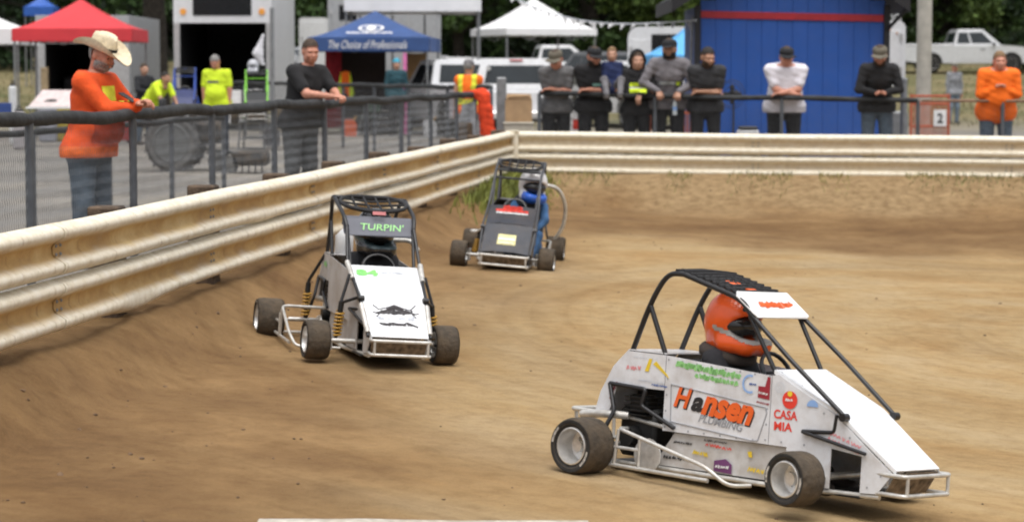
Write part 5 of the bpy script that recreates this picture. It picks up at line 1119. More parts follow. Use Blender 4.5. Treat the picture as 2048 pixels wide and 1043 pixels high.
r_ = trailer('narrow tall white cabin with rounded roof behind the blue canopy', 629, 82, .1, 1.0, 1.1, .1, 2.95, TRW, None, None, .1, name='portable_cabin'); r_['category'] = 'cabin'
rs = MAT_RUST = mat('rust_spot', (.5, .2, .08), .8)
for (px_, py_) in ((1780, 60), (1794, 67), (1775, 114)):
    p_ = at(px_, py_, 46.96); MB().sphere((0, 0, 0), (.022, .01, .02), 8, 6).build('rust_spot', rs, bpy.data.objects['box_trailer.004']).location = p_ - bpy.data.objects['box_trailer.004'].location
for px_ in (1779, 1795):
    p_ = at(px_, 44, 47.3) - bpy.data.objects['box_trailer.004'].location
    MB().tube(arc([(p_.x - .06, p_.y, 2.5), (p_.x - .06, p_.y, 2.68), (p_.x + .06, p_.y, 2.68), (p_.x + .06, p_.y, 2.5)], .05), .016, 6).build('grab_loop', ALU, bpy.data.objects['box_trailer.004'], 60)

# blue shed
BLUE = mat('shed_blue', (.011, .078, .34), .55, var=.06, scale=2.5, dirt=.05); REDS = mat('shed_red', (.36, .015, .025), .5); SHK = mat('shed_black', (.012, .012, .015), .6, var=.2)
xa, xb, yb_ = X_at(1399, 38.6), X_at(1766, 38.6), 38.6; Wd = xb - xa
shed = thing('blue_shed', 'blue boarded building with red stripe behind the spectators', 'building', (xa, yb_, G0))
nb = 12; bwid = Wd / nb
for i in range(nb):
    zt = 2.62 + 1.0 * (1 - abs((i + .5) / nb - .5) * 2)
    MB().box((bwid * (i + .5), .02 + .004 * (i % 2), zt / 2), (bwid - .003, .04, zt), bev=.003).build('siding_board', BLUE, shed)
MB().box((Wd / 2, .09, 1.31), (Wd - .02, .08, 2.6)).build('front_wall', BLUE, shed)
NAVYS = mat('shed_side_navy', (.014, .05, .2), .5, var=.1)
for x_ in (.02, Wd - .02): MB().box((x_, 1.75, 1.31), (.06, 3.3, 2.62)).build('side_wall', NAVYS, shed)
MB().box((Wd / 2, 3.4, 1.31), (Wd, .06, 2.62)).build('back_wall', BLUE, shed)
for x_ in (-.045, Wd + .03): MB().box((x_, .0, 1.31), (.1, .1, 2.62), bev=.01).build('corner_trim', SHK, shed)
st_ = MB().box((Wd / 2 - .01, -.012, 2.44), (Wd - .03, .03, .115), Matrix.Rotation(.022, 3, 'Y'), .004); st_.build('red_stripe', REDS, shed)
for s in (-1, 1):
    x0, x1 = (Wd / 2, -.5) if s < 0 else (Wd / 2, Wd + .34)
    sl = (2.5 - 3.75) ; mb = MB().prism([(x0, 3.78), (x1, 2.50), (x1, 2.72), (x0, 4.0)], -.45, 3.8, 'Y'); mb.build('roof_slope', SHK, shed)
MB().tube([(Wd + .02, -.02, 2.2), (Wd + .30, -.3, 2.55)], .03, 6).build('roof_brace', SHK, shed)
MB().tube([(-.16, .1, 1.25), (-.12, .1, 2.45)], .02, 6).build('downpipe', STEELG, shed)

# ------------------------------------------------------------------ canopies
def canopy(label, px, d, yaw, S, eave, peak, val, m, legm=None, group='pop-up canopies in the pits', deco=None, g=None):
    x = X_at(px, d); g_ = gz(x, d) if g is None else g; root = thing('canopy', label, 'canopy', (x, d, g_), yaw, group); h = S / 2; e = eave - g_; p = peak - g_
    n = 8; vs = []; fs = []
    prof = lambda t: e + (p - e) * (t ** 1.35)
    mb = MB()
    for side in range(4):
        R_ = Matrix.Rotation(side * pi / 2, 3, 'Z'); o = len(mb.v)
        for i in range(n + 1):
            t = i / n
            for j in range(n + 1):
                u = -1 + 2 * j / n; k = h * (1 - t); sag = -.05 * (1 - u * u) * (1 - t) * 4 * t
                mb.v.append(R_ @ Vector((u * k, -k, prof(t) + sag)))
        for i in range(n):
            for j in range(n): a = o + i * (n + 1) + j; mb.f.append((a, a + 1, a + n + 2, a + n + 1)); mb.mi.append(0)
    top = mb.build('roof_fabric', m, root, 40)
    for side in range(4):
        R_ = Matrix.Rotation(side * pi / 2, 3, 'Z'); v = MB(); o = 0
        for j in range(13):
            u = -1 + 2 * j / 12; w_ = .01 * sin(j * 2.1); v.v += [R_ @ Vector((u * h, -h - .004 + w_ * .3, e + .005)), R_ @ Vector((u * h, -h - .012 + w_, e - val))]
        for j in range(12): v.f.append((2 * j, 2 * j + 2, 2 * j + 3, 2 * j + 1)); v.mi.append(0)
        v.build('valance', m, root, 40)
        c = R_ @ Vector((h - .05, h - .05, 0)); MB().box((c.x, c.y, (e - .03) / 2), (.045, .045, e - .03), bev=.006).build('leg', legm or STEELG, root)
        MB().box((c.x, c.y, .006), (.13, .13, .012)).build('foot_plate', STEELG, root)
        a, b = R_ @ Vector((-h + .07, -h + .05, e - .06)), R_ @ Vector((h - .07, -h + .05, e - .06)); tr = MB(); k = 4
        for i in range(k): tr.tube([a.lerp(b, i / k) - Vector((0, 0, .28 * (i % 2))), a.lerp(b, (i + 1) / k) - Vector((0, 0, .28 * ((i + 1) % 2)))], .012, 5)
        tr.build('truss', STEELG, root, 60)
    if deco: deco(root, h, e, p, prof, S)
    return root
REDF = mat('canopy_red', (.60, .035, .045), .7, var=.06, scale=3); BLUF = mat('canopy_navy', (.03, .075, .22), .7, var=.08, scale=3); WHF = mat('canopy_white', (.74, .74, .75), .7, var=.04, scale=3); SKYF = mat('canopy_sky_blue', (.10, .38, .72), .7, var=.05, scale=3)
canopy('red pop-up canopy behind the cowboy hat man', 167, 55, .02, 2.72, 3.0, 3.72, .28, REDF)
def blue_deco(root, h, e, p, prof, S):
    c = Vector((0, -h * .60, prof(.40) + .03)); t0 = Vector((0, -h, e)); t1 = Vector((0, 0, p)); uy = (Vector((0, -h * .45, prof(.55))) - Vector((0, -h * .75, prof(.25)))).normalized()
    ux = Vector((1, 0, 0)); nz = ux.cross(uy)
    c = Vector((-.0, -h * (1 - .42), prof(.42))) + nz * .03
    mb = MB(); n = 32
    for i in range(n):
        a, b = 2 * pi * i / n, 2 * pi * (i + 1) / n
        mb.add([c + ux * cos(q) * .32 * r + uy * sin(q) * .20 * r for q, r in ((a, .78), (b, .78), (b, 1), (a, 1))], [(0, 1, 2, 3)])
    stuffk(mb.build('oval_ring', INK['white'], root, fix=False))
    mb = MB(); mb.add([c + ux * cos(2 * pi * i / 20) * .13 * (1 + .25 * sin(3 * i)) + uy * sin(2 * pi * i / 20) * .13 * (1 + .2 * cos(2 * i)) + nz * .004 for i in range(20)], [tuple(range(20))]); mb.build('oval_emblem', INK['white'], root, fix=False)
    mb = MB(); c2_ = Vector((0, -h * (1 - .17), prof(.17))) + nz * .035; put_scribble(mb, 13, c2_, ux, uy, 1.12, .11, .03, 0, 77); stuffk(mb.build('brand_line', INK['white'], root, fix=False))
    mb = MB(); put_text(mb, 'The Choice of Professionals', (.0, -h - .03, e - .17), (1, 0, 0), (0, 0, 1), 1.92, .20, .008, .35, .004); stuffk(mb.build('valance_words', INK['white'], root, fix=False))
    for s in (-.97, .60): MB().box((s * h, -h + .02, (e - .35) / 2), (.09, .03, e - .4)).build('pink_tape', mat('pink_tape', (.75, .2, .45), .6), root)
canopy('navy canopy with white oval emblem and slogan on its valance', 752, 59, -.06, 2.98, 2.86, 3.55, .33, BLUF, deco=blue_deco)
canopy('white pop-up canopy with tall peak over the parked trucks', 1066, 72, .38, 2.95, 3.32, 4.28, .20, WHF)
canopy('white awning canopy beside the ribbed trailer, its peak out of frame', 828, 63, .03, 3.55, 3.92, 4.6, .33, WHF)
canopy('light blue canopy half hidden by the blue building', 1400, 57, .05, 2.6, 2.42, 3.45, .22, SKYF)
canopy('white canopy corner at the left edge of the picture', -62, 58, .05, 3.05, 3.05, 3.75, .36, WHF)
canopy('small blue tarp shelter up under the trees', 88, 92, .0, 1.15, 4.55, 5.0, .35, mat('tarp_blue', (.02, .10, .42), .6))

# ------------------------------------------------------------------ trees
def leaf_mat(name, c, t=.25):
    m = bpy.data.materials.new(name); m.use_nodes = True; tr = m.node_tree; b = tr.nodes['Principled BSDF']; L = tr.links
    oi = N(tr, 'ObjectInfo'); g_ = N(tr, 'NewGeometry'); nz_ = N(tr, 'TexNoise', i_Scale=.6, i_Detail=3.); tc = N(tr, 'TexCoord'); L.new(tc.outputs['Object'], nz_.inputs['Vector'])
    a = ramp(tr, g_.outputs['Random Per Island'], [(0, tuple(x * .55 for x in c)), (.5, c), (1, tuple(min(1, x * 1.7) for x in c))])
    bl = ramp(tr, nz_.outputs[0], [(.35, (.7, .75, .7)), (.65, (1.25, 1.2, 1.0))]); cc = mixc(tr, 1., a, bl, 'MULTIPLY')
    L.new(cc, b.inputs['Base Color']); b.inputs['Roughness'].default_value = .6; b.inputs['Specular IOR Level'].default_value = .25
    return m
BARK = mat('bark', (.035, .028, .022), .95, var=.4, scale=8, bump=.8, bscale=12)
LEAFD = leaf_mat('needles_dark', (.016, .032, .013)); LEAFM = leaf_mat('leaves_mid', (.038, .07, .022)); LEAFL = leaf_mat('leaves_light', (.07, .11, .03))
def leaves(C, S, rng, flat=0.):
    n = len(C); a = rng.normal(size=(n, 3)); a /= np.linalg.norm(a, axis=1, keepdims=True); b = np.cross(a, rng.normal(size=(n, 3))); b /= np.linalg.norm(b, axis=1, keepdims=True)
    a = a * S[:, None]; b = b * S[:, None] * .55; V = np.stack([C - a, C - b * .9, C + a, C + b], 1).reshape(-1, 3); Q = np.arange(n * 4).reshape(n, 4); return V, Q
def tree_meshes(kind, seed, H):
    rng = np.random.default_rng(seed); pts = []; mb = MB()
    if kind == 'conifer':
        mb.tube([(0, 0, -.3), (.05, 0, H * .5), (0, 0, H * .97)], [.26, .17, .02], 8)
        nb_ = 62
        for i in range(nb_):
            z = .5 + (H - .8) * (i / nb_) ** .95; L_ = (H - z) / H * 3.6 + .35; a = i * 2.4 + rng.random(); L_ *= rng.uniform(.7, 1.1)
            d = Vector((cos(a), sin(a), 0)); p0 = Vector((0, 0, z)); p1 = p0 + d * L_ + Vector((0, 0, -.28 * L_)); mb.tube([p0, p0.lerp(p1, .5) + Vector((0, 0, .06 * L_)), p1], [.045, .03, .008], 4)
            k = int(170 * L_ / 3); t = rng.random(k) ** .7; side = rng.normal(size=k) * .24 * L_ * (1.15 - t)
            P = np.array(p0)[None] * (1 - t[:, None]) + np.array(p1)[None] * t[:, None]; P[:, 0] += -d.y * side; P[:, 1] += d.x * side; P[:, 2] += -np.abs(rng.normal(size=k)) * .16 - .1 * np.abs(side); pts.append(P)
        C = np.concatenate(pts); S = rng.uniform(.09, .24, len(C))
    else:
        mb.tube([(0, 0, -.3), (.1, 0, H * .3), (.0, .1, H * .55)], [.28, .2, .1], 8); cl = []
        for i in range(46):
            a = rng.random() * 2 * pi; z = rng.uniform(.06, 1.) * H; r = (1.05 - abs(z / H - .5) * 1.1) * 2.9 * rng.uniform(.35, 1.); c = Vector((cos(a) * r, sin(a) * r, z)); cl.append(c)
            if z > H * .18: mb.tube([(0, .03, min(z * .55, H * .5)), c * .6 + Vector((0, 0, z * .36)), c], [.07, .04, .01], 4)
        for c in cl:
            k = 190; P = rng.normal(size=(k, 3)); P /= np.linalg.norm(P, axis=1, keepdims=True); P *= (rng.random(k) ** .5)[:, None] * np.array([1.05, 1.05, .75]) * rng.uniform(.7, 1.2); pts.append(P + np.array(c))
        C = np.concatenate(pts); S = rng.uniform(.10, .22, len(C))
    return mb.mesh('trunk', BARK, 60), leaves(C, S, rng)
TV = {}
for key, kind, sd_, H_ in (('c1', 'conifer', 1, 13), ('c2', 'conifer', 2, 15), ('b1', 'broad', 3, 9), ('b2', 'broad', 4, 7.5)): TV[key] = tree_meshes(kind, sd_, H_)
LV = {}
def tree(label, px, d, key, lm, s=1., rz=0.):
    x = X_at(px, d); root = thing('conifer_tree' if key[0] == 'c' else 'leafy_tree', label, 'tree', (x, d, gz(x, d)), rz, 'trees behind the pits'); root.scale = (s, s, s)
    link('trunk', TV[key][0], root)
    if (key, lm.name) not in LV: LV[(key, lm.name)] = np_mesh('crown', [TV[key][1]], lm, False)
    stuffk(link('crown', LV[(key, lm.name)], root)); return root
TR = [(-40, 104, 'c1', LEAFD, 'at the left edge above the white canopy corner'), (95, 112, 'c2', LEAFD, 'above the blue tarp'), (215, 106, 'b1', LEAFM, 'right of the red canopy peak'), (330, 116, 'c1', LEAFD, 'behind the open trailer, left side'), (480, 118, 'c2', LEAFD, 'behind the open trailer, right side'),
      (575, 104, 'b1', LEAFM, 'between the open trailer and the narrow cabin'), (640, 116, 'c1', LEAFD, 'behind the narrow white cabin'), (780, 112, 'c2', LEAFD, 'behind the ribbed trailer'), (920, 106, 'b2', LEAFM, 'between the awning and the white canopy'), (985, 114, 'c1', LEAFD, 'left of the white canopy peak'),
      (1120, 116, 'c2', LEAFD, 'behind the white canopy slope'), (1190, 104, 'b1', LEAFM, 'behind the grey pickup'), (1265, 108, 'c1', LEAFD, 'above the rounded white trailer'), (1335, 102, 'b2', LEAFL, 'behind the string of pennants'), (1440, 112, 'c2', LEAFD, 'hidden behind the blue building, left'),
      (1590, 112, 'c1', LEAFD, 'hidden behind the blue building, middle'), (1720, 110, 'b1', LEAFM, 'at the right of the blue building roof'), (1800, 112, 'c1', LEAFM, 'just left of the tall pole'), (1880, 113, 'b2', LEAFL, 'just right of the tall pole'), (1950, 116, 'b1', LEAFM, 'behind the silver pickup cab'), (2125, 104, 'c2', LEAFD, 'at the right edge beyond the silver pickup')]
for i, (px_, d_, k_, lm_, w_) in enumerate(TR):
    tree(('dark conifer ' if k_[0] == 'c' else 'leafy green tree ') + w_, px_, d_, k_, lm_, random.uniform(.9, 1.15), random.random() * 6)
# one big old trunk near the red canopy
x = X_at(313, 78); tb = thing('old_tree', 'thick dark tree trunk between the red canopy and the open trailer', 'tree', (x, 78, gz(x, 78)))
MB().tube([(0, 0, -.2), (.02, 0, 1.2), (-.03, 0, 4.), (.05, .05, 9.)], [.52, .42, .36, .2], 14).build('trunk', BARK, tb, 60); stuffk(link('crown', np_mesh('crown', [leaves(np.random.default_rng(9).normal(size=(5000, 3)) * np.array([2., 2., 1.6]) + np.array([0, 0, 8.5]), np.random.default_rng(8).uniform(.1, .24, 5000), np.random.default_rng(5))], LEAFD, False), tb))
# far wood that reads as one mass
rg = np.random.default_rng(11); n_ = 42000; WX = rg.uniform(-55, 55, n_); WY = rg.uniform(122, 140, n_); WZ = rg.random(n_) ** 1.1 * 11 * (.75 + .25 * np.sin(WX * .5) * np.sin(WX * .23 + 1)) + ground_z(WX, WY, False)
tag(link('woodland', np_mesh('woodland', [leaves(np.stack([WX, WY, WZ], 1), rg.uniform(.3, .75, n_), rg)], LEAFD, False)), 'dense dark wood closing off the view behind the pits', 'wood', kind='stuff')
# rough grass on the bank beyond the pits
def blades(C, Hh, rng, w=.012):
    n = len(C); a = rng.random(n) * 2 * pi; d = np.stack([np.cos(a), np.sin(a), np.zeros(n)], 1); t = rng.normal(size=(n, 3)) * .35; t[:, 2] = 1; top = C + t * Hh[:, None]; mid = C + t * Hh[:, None] * .5 * np.array([.6, .6, 1.1])
    V = np.stack([C - d * w, C + d * w, mid + d * w * .8, mid - d * w * .8, top], 1).reshape(-1, 3); b = np.arange(n) * 5
    return V, np.concatenate([np.stack([b, b + 1, b + 2, b + 3], 1), np.stack([b + 3, b + 2, b + 4, b + 4], 1)])
def blade_mesh(name, C, Hh, rng, m, w):
    V, Q = blades(C, Hh, rng, w); me = bpy.data.meshes.new(name); k = len(Q) // 2; me.from_pydata(V.tolist(), [], [tuple(q) for q in Q[:k].tolist()] + [tuple(q[:3]) for q in Q[k:].tolist()]); me.materials.append(m); return me
GRASSG = leaf_mat('weed_green', (.19, .21, .055)); GRASSD = leaf_mat('grass_dry', (.13, .115, .055))
rg = np.random.default_rng(21)
def scatter(n, xr, yr): return rg.uniform(*xr, n), rg.uniform(*yr, n)
# weeds at the foot of the left rail by the corner
ys_ = 34.3 - np.abs(rg.normal(size=6000)) * 1.9; us = np.abs(rg.normal(size=6000)) * .26 + .10; xs_ = -4.32 + .1226 * ys_ + us / cos(CA); hh = rg.uniform(.05, .24, 6000) * np.clip(1.25 - us, .3, 1)
tag(link('weeds', blade_mesh('weeds', np.stack([xs_, ys_, ground_z(xs_, ys_) - .01], 1), hh, rg, GRASSG, .010)), 'tall green weeds along the left rail near the corner', 'weeds', kind='stuff')
t_ = rg.uniform(0, 9, 2400); uu_ = np.abs(rg.normal(size=2400)) * .5 + .12; cl_ = (np.sin(t_ * 2.1) + np.sin(t_ * 5.3 + 1)) > -.2; t_, uu_ = t_[cl_], uu_[cl_]; xs_ = BX + bdir.x * t_ + bin_.x * uu_; ys_ = BY + bdir.y * t_ + bin_.y * uu_
tag(link('weeds', blade_mesh('weeds', np.stack([xs_, ys_, ground_z(xs_, ys_) - .01], 1), rg.uniform(.02, .10, len(xs_)), rg, leaf_mat('weed_olive', (.22, .20, .09)), .007)), 'sparse dry weeds below the back guard rail', 'weeds', kind='stuff')
xs_, ys_ = scatter(16000, (-34, 34), (66, 112)); tag(link('bank_grass', blade_mesh('bank_grass', np.stack([xs_, ys_, ground_z(xs_, ys_) - .02], 1), rg.uniform(.05, .20, 16000), rg, GRASSD, .02)), 'dry tan grass on the bank below the trees', 'grass', kind='stuff')
# loose clods of soil
def clods(n, rng, xr, yr, smin_, smax_, pred):
    vs = []; fs = []
    ico = [(0, 0, 1), (.89, 0, .45), (.28, .85, .45), (-.72, .53, .45), (-.72, -.53, .45), (.28, -.85, .45), (.72, .53, -.45), (-.28, .85, -.45), (-.89, 0, -.45), (-.28, -.85, -.45), (.72, -.53, -.45), (0, 0, -1)]
    tri = [(0, 1, 2), (0, 2, 3), (0, 3, 4), (0, 4, 5), (0, 5, 1), (1, 6, 2), (2, 7, 3), (3, 8, 4), (4, 9, 5), (5, 10, 1), (6, 7, 2), (7, 8, 3), (8, 9, 4), (9, 10, 5), (10, 6, 1), (11, 7, 6), (11, 8, 7), (11, 9, 8), (11, 10, 9), (11, 6, 10)]
    ico = np.array(ico); X, Y = rng.uniform(*xr, n), rng.uniform(*yr, n); k = pred(X, Y, rng.random(n)); X, Y = X[k], Y[k]; Z = ground_z(X, Y)
    S = smin_ + (smax_ - smin_) * rng.random(len(X)) ** 3
    V = ico[None] * S[:, None, None] * rng.uniform(.6, 1.3, (len(X), 12, 1)) * np.array([1, 1, .7]) + np.stack([X, Y, Z + S * .15], 1)[:, None]
    F = (np.array(tri)[None] + (np.arange(len(X)) * 12)[:, None, None]).reshape(-1, 3); me = bpy.data.meshes.new('clods'); me.from_pydata(V.reshape(-1, 3).tolist(), [], F.tolist()); return me
me = clods(3000, np.random.default_rng(31), (-3.4, 8.), (9.6, 35), .003, .018, lambda X, Y, r: (u_left(X, Y) > .15) & (u_back(X, Y) > .15) & (r < np.where(np.minimum(u_left(X, Y) - np.maximum(15.5 - Y, 0) * .25, u_back(X, Y) - 1) < .9, 1., .16)))
me.materials.append(mat('soil_clod', (.15, .095, .055), .95, var=.4, scale=30)); tag(link('soil_clods', me), 'loose crumbs of dark soil scattered over the track', 'soil', kind='stuff')
# chalk line at the very front
def line_y(px_, py_):
    y_ = 10.5
    for _ in range(12): y_ += (float(at(px_, py_, y_).z) - gz(X_at(px_, y_), y_)) * 4.5
    return y_
pts = [(X_at(q_, line_y(q_, 1040)), line_y(q_, 1040)) for q_ in np.arange(512, 1180, 18)]; mb = MB()
for (xa_, ya_), (xb_, yb2) in zip(pts[:-1], pts[1:]):
    q = [(xa_, ya_ - .12), (xb_, yb2 - .12), (xb_, yb2), (xa_, ya_)]; z4 = ground_z(np.array([p[0] for p in q]), np.array([p[1] for p in q])); mb.add([(p[0], p[1], float(z) + .005) for p, z in zip(q, z4)], [(0, 1, 2, 3)])
struct(mb.build('chalk_line', mat('chalk', (.50, .47, .42), .9, var=.2, scale=20, dirt=.6), None)); bpy.data.objects['chalk_line']['label'] = 'white chalk line across the track in front of the cars'

# ------------------------------------------------------------------ smaller things about the pits
def P3(px, d, z=None): x = X_at(px, d); return Vector((x, d, gz(x, d) if z is None else z))
# bins and boxes by the corner
p = P3(1037, 38.0); CARD = mat('cardboard', (.44, .29, .16), .85, var=.08); TOTE = mat('pale_tote', (.55, .52, .44), .6, var=.08, dirt=.3)
b_ = thing('storage_bin', 'pale ribbed plastic bin standing behind the rail corner', 'bin', p); MB().prism([(-.21, 0), (.21, 0), (.235, .70), (-.235, .70)], -.2, .2, 'Y').build('bin_body', TOTE, b_)
MB().box((0, 0, .715), (.50, .44, .035), bev=.01).build('rim', TOTE, b_)
for x_ in (-.14, -.05, .05, .14): MB().box((x_, -.205, .36), (.018, .015, .6)).build('rib', TOTE, b_)
b_ = thing('cardboard_box', 'open brown cardboard box on top of the pale bin', 'box', p + Vector((0, 0, .735))); MB().box((0, 0, .17), (.44, .36, .34), bev=.006).build('carton', CARD, b_)
MB().plate([(-.22, -.18, .342), (.22, -.18, .342), (.16, -.20, .42), (-.14, -.21, .41)], .004).build('flap', CARD, b_); MB().plate([(-.22, .18, .342), (.22, .18, .342), (.20, .2, .44), (-.18, .22, .45)], .004).build('flap', CARD, b_)
# orange jacket hung on the fence
s_ = SDF(.018); s_.cap((0, 0, 1.72), (.05, -.02, 1.66), .07, .09, .05, (1, .6, 1)); s_.cap((.04, -.03, 1.66), (.10, -.05, 1.0), .095, .11, .05, (1, .55, 1)); s_.cap((-.25, 0, 1.70), (.02, 0, 1.71), .06, .07, .05, (1, .7, 1)); s_.cap((.13, -.05, 1.5), (.17, -.06, 1.05), .05, .06, .04)
j_ = link('orange_jacket', np_mesh('jacket', [s_.run(.004, 3)], cloth('jacket_orange', (.72, .06, .015)))); j_.location = (X_at(962, 37.3), 37.25, -.04); tag(j_, 'orange jacket hanging over the fence end beside the marshal', 'jacket')
# dark timber and white sheet at fence end
tag(MB().box((X_at(931, 36.8), 36.8, .95), (.22, .2, .55), bev=.02).build('timber_block', WOODD), 'dark timber block standing behind the rail below the marshal', 'timber')
tag(MB().plate([(X_at(905, 37.1), 37.1, .62), (X_at(955, 37.0), 37.0, .62), (X_at(950, 37.0), 37.03, 1.55), (X_at(925, 37.1), 37.13, 1.5)], .02).build('canvas_sheet', cloth('canvas_grey', (.33, .34, .36))), 'grey canvas sheet hung below the fence rail near the marshal', 'sheet')
# ice bag, bottle, barriers, fan, cool box
p = P3(1148, 37.0); ib = thing('printed_bag', 'white and blue printed bag with red panel behind the fence', 'bag', p)
s_ = SDF(.014); s_.cap((-.09, 0, .30), (.09, 0, .30), .09, None, .05, (1, .6, 1)); s_.cap((-.09, 0, .85), (.08, 0, .85), .075, None, .05, (1, .5, 1)); s_.cap((0, 0, .3), (0, 0, .9), .13, .12, .05, (1.1, .55, 1)); bv = s_.run(.003, 2); bo = link('bag_body', np_mesh('bag', [bv], INK['white']), ib)
for nm, m_, pr in (('blue_print', INK['sky'], lambda x, y, z: (y < -.03) & (z < .58)), ('red_print', INK['red'], lambda x, y, z: (y < -.03) & (z > .64) & (z < .80) & (x > -.02) & (x < .11)), ('red_print', INK['red'], lambda x, y, z: (y < -.03) & (z > .64) & (z < .80) & (x < -.09))):
    q = patch(bv, pr, .004)
    if q is not None: link(nm, np_mesh(nm, [q], m_), bo)
bt = thing('water_bottle', 'clear bottle with blue label held by the grey hoodie spectator', 'bottle', (X_at(1348, 36.1), 35.98, 1.36)); MB().lathe([(.0, 0), (.033, 0), (.035, .02), (.033, .08), (.035, .15), (.028, .19), (.013, .215), (.013, .235), (0, .235)], n=14).build('bottle_body', mat('clear_plastic', (.55, .6, .62), .15, var=.05), bt, 50); MB().lathe([(.0355, .07), (.0355, .13)], n=14, caps=False).build('label_band', INK['sky'], bt, 50)
ORP = mat('orange_plastic', (.45, .105, .05), .6, var=.12)
def barrier(label, px, d, w, h, yaw=0.):
    root = thing('safety_barrier', label, 'barrier', P3(px, d), yaw, 'orange plastic barriers')
    for s in (-1, 1): MB().box((s * (w / 2 - .02), 0, h / 2), (.04, .04, h), bev=.008).build('upright', ORP, root); MB().box((s * (w / 2 - .02), 0, .02), (.06, .4, .04), bev=.01).build('foot', TRIM, root)
    n = max(3, int(w / .045))
    for i in range(1, n): MB().box((-w / 2 + w * i / n, 0, h * .47), (.022, .02, h * .86)).build('slat', ORP, root)
    for z in (.10, .46, .84, .97): MB().box((0, 0, h * z), (w - .085, .03, .05), bev=.008).build('crossbar', ORP, root)
    return root
barrier('narrow orange barrier between the hooded and the grey hoodie spectators', 1297, 37.5, .24, 1.05); barrier('orange barrier end just left of the blue building', 1371, 37.9, .26, 1.05)
barrier('wide orange barrier around the foot of the tall pole', 1858, 44.5, .76, 1.12)
sg = thing('number_sign', 'white sign with black figure two on the orange barrier', 'sign', (X_at(1881, 44.3), 44.42, 1.0)); MB().box((0, 0, .15), (.24, .012, .31), bev=.004).build('board', INK['white'], sg)
mb = MB(); put_text(mb, '2', (0, -.006, .15), (1, 0, 0), (0, 0, 1), .11, .19, .004, 0, .03); mb.build('figure', INK['black'], sg, fix=False)
fn = thing('pedestal_fan', 'black pedestal fan seen edge on before the blue wall', 'fan', P3(1466, 37.6)); MB().lathe([(.0, 0), (.2, 0), (.2, .02), (.03, .05), (0, .05)], n=18).build('base', TRIM, fn, 40); MB().tube([(0, 0, .04), (0, 0, 1.1)], .018, 8).build('stem', TRIM, fn, 60); MB().box((.06, 0, 1.18), (.16, .1, .12), bev=.03).build('motor', TRIM, fn)
for r0 in (.05, .12, .19, .23): MB().tube([(-.06 - (.03 if r0 < .2 else 0), r0 * cos(a), 1.18 + r0 * sin(a)) for a in [2 * pi * i / 20 for i in range(20)]], .006, 5, True).build('guard_ring', TRIM, fn, 60)
for i in range(4): MB().box((-.05, .09 * cos(i * pi / 2), 1.18 + .09 * sin(i * pi / 2)), (.02, .13 if i % 2 == 0 else .07, .07 if i % 2 == 0 else .13), Matrix.Rotation(.4, 3, 'Z'), .01).build('blade', TRIM, fn)
fn.rotation_euler = (0, 0, 1.0)
cbx = thing('cool_box', 'small white cool box with black lid under the fan', 'cool box', P3(1495, 37.3) + Vector((0, 0, .35))); MB().box((0, 0, .14), (.34, .26, .28), bev=.03).build('tub', WHITE2, cbx); MB().box((0, 0, .305), (.30, .27, .05), bev=.02).build('lid', TRIM, cbx); MB().box((0, 0, -.17), (.4, .3, .34), bev=.01).build('plinth', WOODD, cbx)
pl_ = thing('utility_pole', 'tall weathered grey pole rising out of frame beyond the right fence', 'pole', P3(1845, 46)); MB().tube([(0, 0, -.2), (0, 0, 3.), (.02, 0, 8.)], [.15, .146, .12], 16).build('shaft', mat('pole_grey', (.42, .40, .35), .85, var=.12, scale=6, bump=.3), pl_, 60); MB().lathe([(.21, -.02), (.21, .12), (.16, .16), (.15, .16)], n=16).build('collar', mat('pole_collar', (.2, .19, .17), .9), pl_, 50)
gb = P3(1806, 40.5); tag(MB().tube([gb, gb + Vector((0, 0, 1.42))], .06, 12).lathe([(.065, 0), (.05, .03), (0, .05)], gb + Vector((0, 0, 1.40)), n=12).build('bollard', STEELG, None, 50), 'grey steel bollard beside the white trailer end', 'bollard')
tag(MB().box((X_at(1795, 42), 42, G0 + .42), (.30, .4, .84), bev=.03).build('steel_cabinet', STEELG), 'grey steel cabinet at the right end of the blue building', 'cabinet')
# pennant string from the white canopy to the shed
pa, pb = at(1010, -14, 62), at(1392, 41, 38.5); ln = thing('pennant_string', 'white pennant string slung between the white canopy and the blue building', 'bunting', (0, 0, 0)); L_ = [pa.lerp(pb, i / 40) - Vector((0, 0, .35 * sin(pi * i / 40))) for i in range(41)]; MB().tube(L_, .014, 5).build('cord', INK['pale'], ln, 60)
for i in range(1, 40, 2):
    c = L_[i]; w_ = random.uniform(.04, .09); a = random.uniform(-.5, .5); MB().plate([c + Vector((-w_, 0, 0)), c + Vector((w_, .02, -.0)), c + Vector((a * .2, .06 * a, -.20 * random.uniform(.4, 1)))], .004).build('pennant', INK['white'], ln)
# flag pole by the open trailer
fp_ = thing('flag_pole', 'slim pale pole at the right of the open trailer', 'pole', P3(546, 52)); MB().tube([(0, 0, 0), (0, 0, 2.95)], .045, 10).build('shaft', STEELG, fp_, 60)
s_ = SDF(.016); s_.cap((0, 0, 2.35), (-.12, 0, 1.95), .03, .10, .04, (1, .5, 1)); s_.cap((-.12, 0, 1.95), (-.02, 0, 1.72), .10, .05, .04, (1, .5, 1)); fl = link('white_flag', np_mesh('flag', [s_.run(.005, 1)], cloth('flag_white', (.66, .66, .70), .05))); fl.location = P3(529, 51.9); tag(fl, 'white flag hanging limp against the dark open trailer', 'flag')
